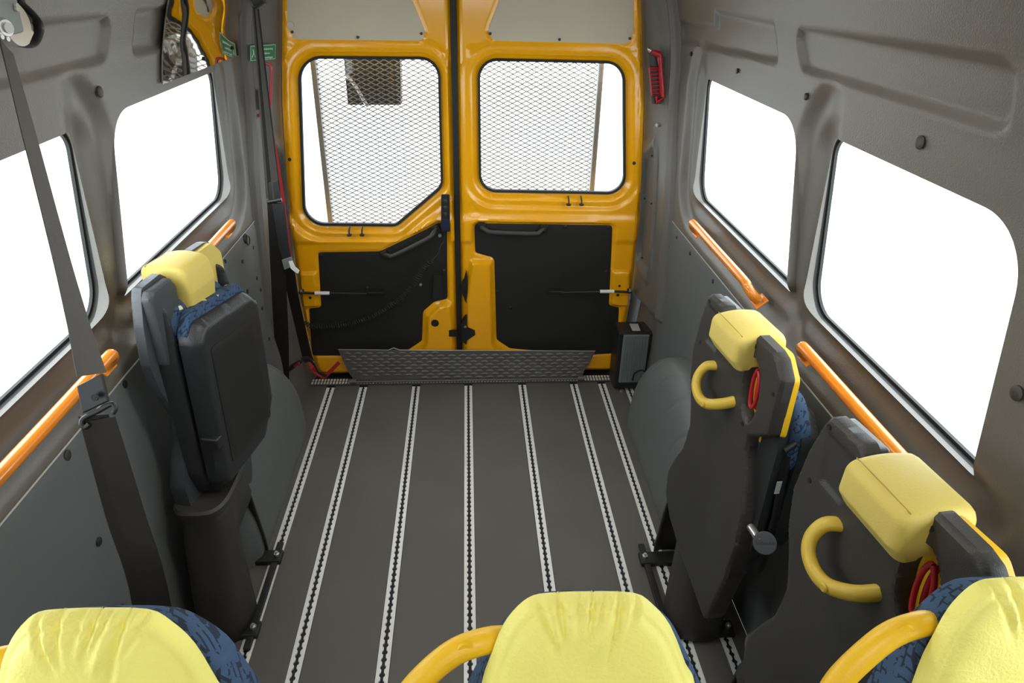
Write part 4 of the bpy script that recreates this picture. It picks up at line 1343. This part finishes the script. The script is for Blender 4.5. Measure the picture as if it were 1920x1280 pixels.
def front_seat(cx, label, flip=1):
    K = 0.86
    O = CAM + K * (np.array([cx, 0.578, 1.160]) - CAM); cx = O[0]
    t = thing('passenger_seat', label, 'seat', (cx, 0.45, 0.0), group='front row of three seats with lemon yellow head pads')
    mpp = lambda u, v, w: tuple(O + K * (np.array([u, 0, 0]) + PV * v + PN * w))
    out = [(-0.066, 0.004), (-0.085, -0.010), (-0.103, -0.036), (-0.117, -0.075), (-0.130, -0.120), (-0.150, -0.25), (-0.158, -0.36), (0.162, -0.36), (0.156, -0.25), (0.142, -0.131), (0.128, -0.099), (0.106, -0.045),
           (0.082, -0.014), (0.057, 0.003), (0, 0.007), (-0.04, 0.007)]
    out = smooth_poly(out, 3)
    s_ = sdpoly(out)
    gath = [(-0.035, .9, .10), (-0.012, .6, -.1), (0.004, 1.0, -.25), (0.016, .8, -.35), (0.038, .9, -.25), (0.058, .5, -.5), (-0.058, .7, .35)]
    def pf(u, v, d):
        base = 0.030 * np.sqrt(np.clip(1 - (1 - np.clip(-d / 0.045, 0, 1)) ** 2, 0, 1))
        # seam just inside the edge
        base = base - 0.0040 * np.exp(-((d + 0.013) / 0.0032) ** 2)
        fade = sm((v + 0.070 + 0.02 * np.sin(u * 90)) / 0.065)
        for g_, a_, sl_ in gath:
            uu = u - (g_ - (v) * sl_)
            base = base - 0.0085 * a_ * fade * np.exp(-(uu / 0.0042) ** 2) + 0.0045 * a_ * fade * np.exp(-((uu - 0.0085) / 0.005) ** 2)
        base = base + 0.0007 * np.sin(u * 60 + v * 35) * np.sin(v * 48)
        return base
    mb = MB(); slab(mb, (-0.17, 0.17, -0.37, 0.02), 0.0034, s_, pf, mpp, back=-0.006)
    mb.build('head_pad', LEATH, t, ang=60)
    # blue padded back behind it, wider lower down
    ob = [(-0.062, -0.034), (-0.080, -0.048), (-0.106, -0.078), (-0.128, -0.118), (-0.150, -0.17), (-0.18, -0.26), (-0.20, -0.36), (-0.21, -0.62), (0.21, -0.62), (0.20, -0.36), (0.185, -0.24), (0.160, -0.155),
          (0.144, -0.118), (0.122, -0.076), (0.086, -0.044), (0.056, -0.032), (0, -0.028), (-0.045, -0.029)]
    ob = smooth_poly(ob, 3); sb_ = sdpoly(ob)
    mb = MB(); slab(mb, (-0.24, 0.24, -0.63, 0.025), 0.009, sb_, lambda u, v, d: -0.022 + 0.016 * np.sqrt(np.clip(-d / 0.025, 0, 1)), mpp, back=-0.062)
    mb.build('backrest_cushion', FAB, t, ang=60)
    ov = [(p[0] * 0.93, p[1] - 0.012) for p in ob]; sv_ = sdpoly(ov)
    mb = MB(); slab(mb, (-0.24, 0.24, -0.65, 0.02), 0.012, sv_, lambda u, v, d: 0.085 - 0.02 * (1 - np.sqrt(np.clip(-d / 0.02, 0, 1))), lambda u, v, w: mpp(u, v, -w), back=0.060)
    mb.build('backrest_shell', SHELL, t, ang=60)
    # yellow shoulder grip
    gp = [mpp(-0.090, -0.085, -0.045), mpp(-0.120, -0.073, -0.028), mpp(-0.160, -0.082, -0.022), mpp(-0.197, -0.110, -0.018), mpp(-0.228, -0.150, -0.018), mpp(-0.242, -0.195, -0.02), mpp(-0.238, -0.245, -0.03), mpp(-0.20, -0.28, -0.035)]
    MB().tube(smooth_poly(gp, 6, False), 0.0142, 16).build('grip_handle', GRIPY, t)
    q = np.array(mpp(-0.148, -0.074, -0.0125))
    MB().tube([q, q + PN * 0.003], [0.011, 0.009], 16).build('grip_cap', GRIPY, t)
    # seat cushion, arm and pedestal below the frame
    MB().box((cx, 0.10, 0.47), (0.38, 0.42, 0.11)).build('seat_cushion', FAB, t, bevel=0.035, seg=4)
    MB().box((cx, 0.30, 0.56), (0.30, 0.10, 0.22)).build('hinge_block', BLK, t, bevel=0.01)
    MB().tube([(cx, 0.12, 0.0), (cx, 0.12, 0.03), (cx, 0.12, 0.05), (cx, 0.12, 0.42)], [0.17, 0.17, 0.08, 0.07], 20).build('pedestal', SHELL, t)
    return t


front_seat(-0.387, 'front row seat at the left with lemon yellow gathered head pad')
front_seat(0.190, 'front row seat in the middle with lemon yellow head pad and yellow grip')
front_seat(0.757, 'front row seat at the right, mostly cut off, with lemon yellow head pad')

# ------------------------------------------------------------------ belts
def ribbon(pts, wdirs, widths, th=0.0016):
    """flat webbing along pts; wdirs give the direction across it"""
    mb = MB(); P_ = [Vector(tuple(p)) for p in pts]; n = len(P_); vs = []
    for i, p in enumerate(P_):
        t = (P_[min(i + 1, n - 1)] - P_[max(i - 1, 0)]).normalized()
        w = Vector(tuple(wdirs[i])); w = (w - t * w.dot(t)).normalized(); nn_ = t.cross(w)
        hw = widths[i] / 2
        prof = [(-1, -1), (-1, 1), (-0.4, 1.0), (0.4, 1.0), (1, 1), (1, -1)]
        vs += [p + w * hw * a + nn_ * th / 2 * b for a, b in prof]
    k = 6
    fs = [(i * k + a, i * k + (a + 1) % k, (i + 1) * k + (a + 1) % k, (i + 1) * k + a) for i in range(n - 1) for a in range(k)]
    fs += [tuple(range(k)), tuple((n - 1) * k + a for a in reversed(range(k)))]
    return mb.add(vs, fs)


def lerp_pts(a, b, n):
    return [np.array(a) * (1 - k / n) + np.array(b) * (k / n) for k in range(n + 1)]


RX = M[:, 0]; FW = M[:, 2]
# near belt on the left
b1 = thing('seat_belt', 'long dark seat belt hanging from the steel reel at the top left corner', 'seat belt', (-0.6, 0.95, 0.0), group='shoulder belts on the left wall')
top = at(12, 88, x=-0.735); mid = atd(172, 702, 1.16)
pts = lerp_pts(top, mid, 14)
wd = []; wdt = []
for k in range(15):
    t = k / 14; a = math.acos(min(1.0, float(np.interp(t, [0, .25, .5, .68, .85, 1], [.24, .36, .42, .48, .62, .86]))))
    vd = pts[k] - CAM; vd = vd / np.linalg.norm(vd); tv = mid - top; tv = tv / np.linalg.norm(tv)
    pr = np.cross(tv, vd); pr = pr / np.linalg.norm(pr)
    wd.append(pr * math.cos(a) + vd * math.sin(a)); wdt.append(0.050)
ribbon(pts, wd, wdt).build('webbing', WEBG, b1)
pts2 = lerp_pts(top + np.array([-.002, .004, 0]), mid + np.array([0, .004, 0]), 14)
ribbon([p + RX * -0.004 for p in pts2], wd, [0.034] * 15).build('webbing', WEB, b1)
# adapter flap
fl = [atd(143, 724, 1.15), atd(190, 700, 1.15), atd(202, 752, 1.16), atd(154, 775, 1.16)]
MB().hexa(fl, [p + FW * 0.007 for p in fl]).build('adapter_flap', BLK, b1, bevel=.002)
MB().cyl(atd(179, 745, 1.148), tuple(-FW), 0.006, 0.003, 12).build('rivet', RUB, b1)
MB().tube(smooth_poly([atd(153, 796, 1.165), atd(157, 784, 1.165), atd(185, 770, 1.165), atd(210, 757, 1.165), atd(216, 765, 1.165), atd(212, 775, 1.165)], 4, False), 0.0045, 10).build('loop_bar', BLK, b1)
MB().tube(smooth_poly([atd(153, 796, 1.165), atd(160, 801, 1.165), atd(168, 794, 1.165)], 4, False), 0.0045, 10).build('loop_bar', BLK, b1)
lowa = [atd(184, 778, 1.17), atd(232, 960, 1.22), atd(285, 1145, 1.27), np.array([-0.60, 0.88, 0.30]), np.array([-0.62, 0.88, 0.02])]
lowb = [atd(190, 785, 1.165), atd(245, 960, 1.20), atd(298, 1145, 1.25), np.array([-0.57, 0.87, 0.30]), np.array([-0.59, 0.87, 0.02])]
la = smooth_poly([tuple(p) for p in lowa], 6, False); lb_ = smooth_poly([tuple(p) for p in lowb], 6, False)
ribbon([np.array(p) - RX * 0.008 for p in la], [RX] * len(la), [0.052] * len(la)).build('lap_webbing', WEB, b1)
ribbon([np.array(p) for p in lb_], [RX] * len(lb_), [0.048] * len(lb_)).build('lap_webbing', WEB, b1)
# reel
rc_ = at(20, 45, x=-0.745)
rl = MB().tube([rc_ + RX * -0.012, rc_ + RX * 0.012], 0.036, 28).build('reel_drum', STEEL, b1)
c0 = rc_
MB().hexa([at(*q, x=-0.725) for q in [(-30, -30), (30, -6), (45, 60), (-30, 78)]], [at(*q, x=-0.735) for q in [(-30, -30), (30, -6), (45, 60), (-30, 78)]]).build('reel_side_plate', HEATS, b1, bevel=.004)
cc = at(7, 52, x=-0.722)
MB().tube([cc, cc + np.array([0.006, -.002, 0])], [0.016, 0.013], 20).build('spindle_ring', STEEL, b1)
MB().tube([cc + np.array([.005, 0, 0]), cc + np.array([0.010, -.002, 0])], [0.0085, 0.0085], 18).build('spindle', LABELW, b1)
ring = smooth_poly([at(*q, x=-0.75) for q in [(28, 0), (52, 20), (70, 42), (72, 62), (60, 84), (35, 82)]], 5, False)
MB().tube(ring, 0.010, 10, flat=0.5).build('reel_cover', BLK, b1)
f2 = [at(*q, x=-0.735) for q in [(44, 42), (66, 60), (56, 84), (32, 80)]]
MB().hexa(f2, [p + np.array([-.03, 0, 0]) for p in f2]).build('reel_frame', STEEL, b1, bevel=.003)
q4 = [at(*q, x=-0.75) for q in [(-30, -40), (40, -20), (64, 40), (40, 78), (-20, 70)]]
MB().add(q4 + [p + np.array([-.05, 0, 0]) for p in q4], [(0, 1, 2, 3, 4), (9, 8, 7, 6, 5)] + [(i, (i + 1) % 5, 5 + (i + 1) % 5, 5 + i) for i in range(5)]).build('reel_housing', BLK, b1, bevel=.003)
for q in ((29, 10), (30, 17), (12, 73), (1, 69)):
    MB().cyl(at(*q, x=-0.722), (1, -.2, 0), 0.004, 0.004, 10).build('bolt', STEEL, b1)
MB().box((-0.62, 0.88, 0.012), (0.07, 0.05, 0.02)).build('floor_anchor', BLK, b1, bevel=.003)

# far belt by the rear door
b2 = thing('seat_belt', 'dark seat belt with white buckle tongue hanging beside the left rear door', 'seat belt', tuple(at(525, 700, y=2.7)), group='shoulder belts on the left wall')
yb = 2.62
ptop = at(478, 6, y=2.66); pmid = at(513, 372, y=2.66)
P1 = lerp_pts(ptop, pmid, 12)
for ofs, an, mm, wdt_ in ((-0.004, 60, WEBG, .046), (0.004, 40, WEB, .046), (0.010, 65, WEBG, .03)):
    wds = [RX * math.cos(R(an) * (1 - 0.6 * k / 12)) + FW * math.sin(R(an) * (1 - .6 * k / 12)) for k in range(13)]
    ribbon([p + RX * ofs * (0.3 + k / 12) for k, p in enumerate(P1)], wds, [wdt_ * (0.45 + .55 * k / 12) for k in range(13)]).build('webbing', mm, b2)
MB().hexa([at(*q, y=2.655) for q in [(502, 342), (521, 338), (527, 372), (503, 378)]], [at(*q, y=2.67) for q in [(502, 342), (521, 338), (527, 372), (503, 378)]]).build('adapter_flap', BLK, b2, bevel=.002)
MB().tube([at(501, 379, y=2.65), at(528, 374, y=2.65)], 0.007, 10).build('loop_bar', BLK, b2)
Pd = [tuple(at(*q, y=yy)) for q, yy in [((516, 380), 2.66), ((520, 470), 2.67), ((524, 560), 2.69), ((528, 640), 2.72), ((529, 712), 2.74)]]
Pd = smooth_poly(Pd, 5, False)
ribbon(Pd, [RX] * len(Pd), [0.062] * len(Pd)).build('lap_webbing', WEB, b2)
Pe = smooth_poly([tuple(at(*q, y=2.64)) for q in [(522, 382), (527, 420), (533, 465), (540, 490)]], 5, False)
ribbon(Pe, [RX] * len(Pe), [0.05 - 0.001 * k for k in range(len(Pe))]).build('tongue_webbing', VINYL, b2)
Pf = smooth_poly([tuple(at(*q, y=yy)) for q, yy in [((541, 498), 2.66), ((548, 545), 2.72), ((560, 600), 2.80), ((574, 660), 2.84), ((580, 678), 2.84)]], 5, False)
ribbon(Pf, [RX] * len(Pf), [0.046] * len(Pf)).build('lap_webbing', WEB, b2)
tg4 = [(528, 487), (546, 481), (552, 498), (533, 506)]
MB().hexa([at(*q, y=2.625) for q in tg4], [at(*q, y=2.64) for q in tg4]).build('tongue_grip', HEATS, b2, bevel=.003)
tg = [(541, 490), (548, 489), (553, 500), (561, 507), (559, 513), (553, 510), (545, 503)]
pp_ = [at(*q, y=2.62) for q in tg]
MB().add(pp_ + [p + np.array([0, .003, 0]) for p in pp_], [tuple(range(7)), tuple(reversed(range(7, 14)))] + [(i, (i + 1) % 7, 7 + (i + 1) % 7, 7 + i) for i in range(7)]).build('buckle_tongue', WHITE, b2)
MB().tube([at(470, -6, y=2.68), at(482, 2, y=2.66), at(493, -4, y=2.66)], [0.02, 0.026, 0.02], 14).build('reel_housing', BLK, b2)

# floor buckle near the left rear corner
bk_ = thing('belt_buckle', 'black buckle with red button lying at the left rear corner of the floor', 'buckle', tuple(at(545, 690, y=2.80)))
MB().tube(smooth_poly([at(*q, y=2.80) for q in [(537, 697), (545, 690), (556, 682), (566, 677)]], 3, False), [0.010, 0.013, 0.016, 0.017, 0.018, 0.018, 0.017, 0.016, 0.012, 0.010], 12, flat=0.6).build('buckle_body', BLK, bk_)
MB().tube([at(552, 687, y=2.782), at(561, 680, y=2.782)], 0.008, 10, flat=.6).build('buckle_button', RED, bk_)
Pg = smooth_poly([tuple(at(*q, y=2.84)) for q in [(566, 674), (578, 672), (590, 685), (598, 698), (612, 705)]], 6, False)
ribbon(Pg, [np.array([0, -.4, .9])] * len(Pg), [0.03] * len(Pg)).build('webbing', WEBG, bk_)

# red strap
rs = thing('red_strap', 'red webbing strap running down beside the left rear door to the flap', 'strap', tuple(at(590, 690, y=2.93)))
Pr = smooth_poly([tuple(at(*q, y=yy)) for q, yy in [((510, 250), 2.92), ((524, 330), 2.92), ((534, 400), 2.92), ((543, 480), 2.93), ((552, 560), 2.93), ((568, 620), 2.94), ((578, 665), 2.93), ((588, 692), 2.90), ((605, 706), 2.88)]], 6, False)
nR = len(Pr)
ribbon(Pr, [RX * 0.75 + FW * 0.6] * nR, [0.012 + 0.016 * k / nR for k in range(nR)]).build('webbing', REDW, rs)
Pr = smooth_poly([tuple(at(*q, y=yy)) for q, yy in [((586, 690), 2.89), ((605, 705), 2.89), ((618, 697), 2.905), ((636, 679), 2.935)]], 6, False)
nR = len(Pr)
ribbon(Pr, [np.array([.3, 0, 1.0])] * nR, [0.026] * nR).build('webbing', REDW, rs)

# ------------------------------------------------------------------ front ceiling lamp, and an added unseen fill lamp in the middle
for (x, y, w_, h_, W_, lab) in ((XC, -0.45, 0.9, 0.14, LAMP_W, 'long ceiling lamp over the front row of seats'), (XC, 1.3, 0.6, 0.12, FILL_MID_W, 'added fill lamp on the ceiling over the middle of the floor')):
    lt = thing('ceiling_lamp', lab, 'lamp', (x, y, 2.03))
    MB().box((x, y, 2.028), (w_, h_, 0.02)).build('lamp_base', TRIM, lt, bevel=.004)
    MB().box((x, y, 2.012), (w_ * .94, h_ * .8, 0.014)).build('diffuser', LAMPM, lt, bevel=.004)
    ld = bpy.data.lights.new('lamp_light', 'AREA'); ld.shape = 'RECTANGLE'; ld.size = w_ * .94; ld.size_y = h_ * .8
    ld.energy = W_; ld.color = (1.0, 0.93, 0.82)
    lo = bpy.data.objects.new('lamp_light', ld)
    link(lo, lt, Matrix.Translation((0, 0, 2.0 - 2.03)))
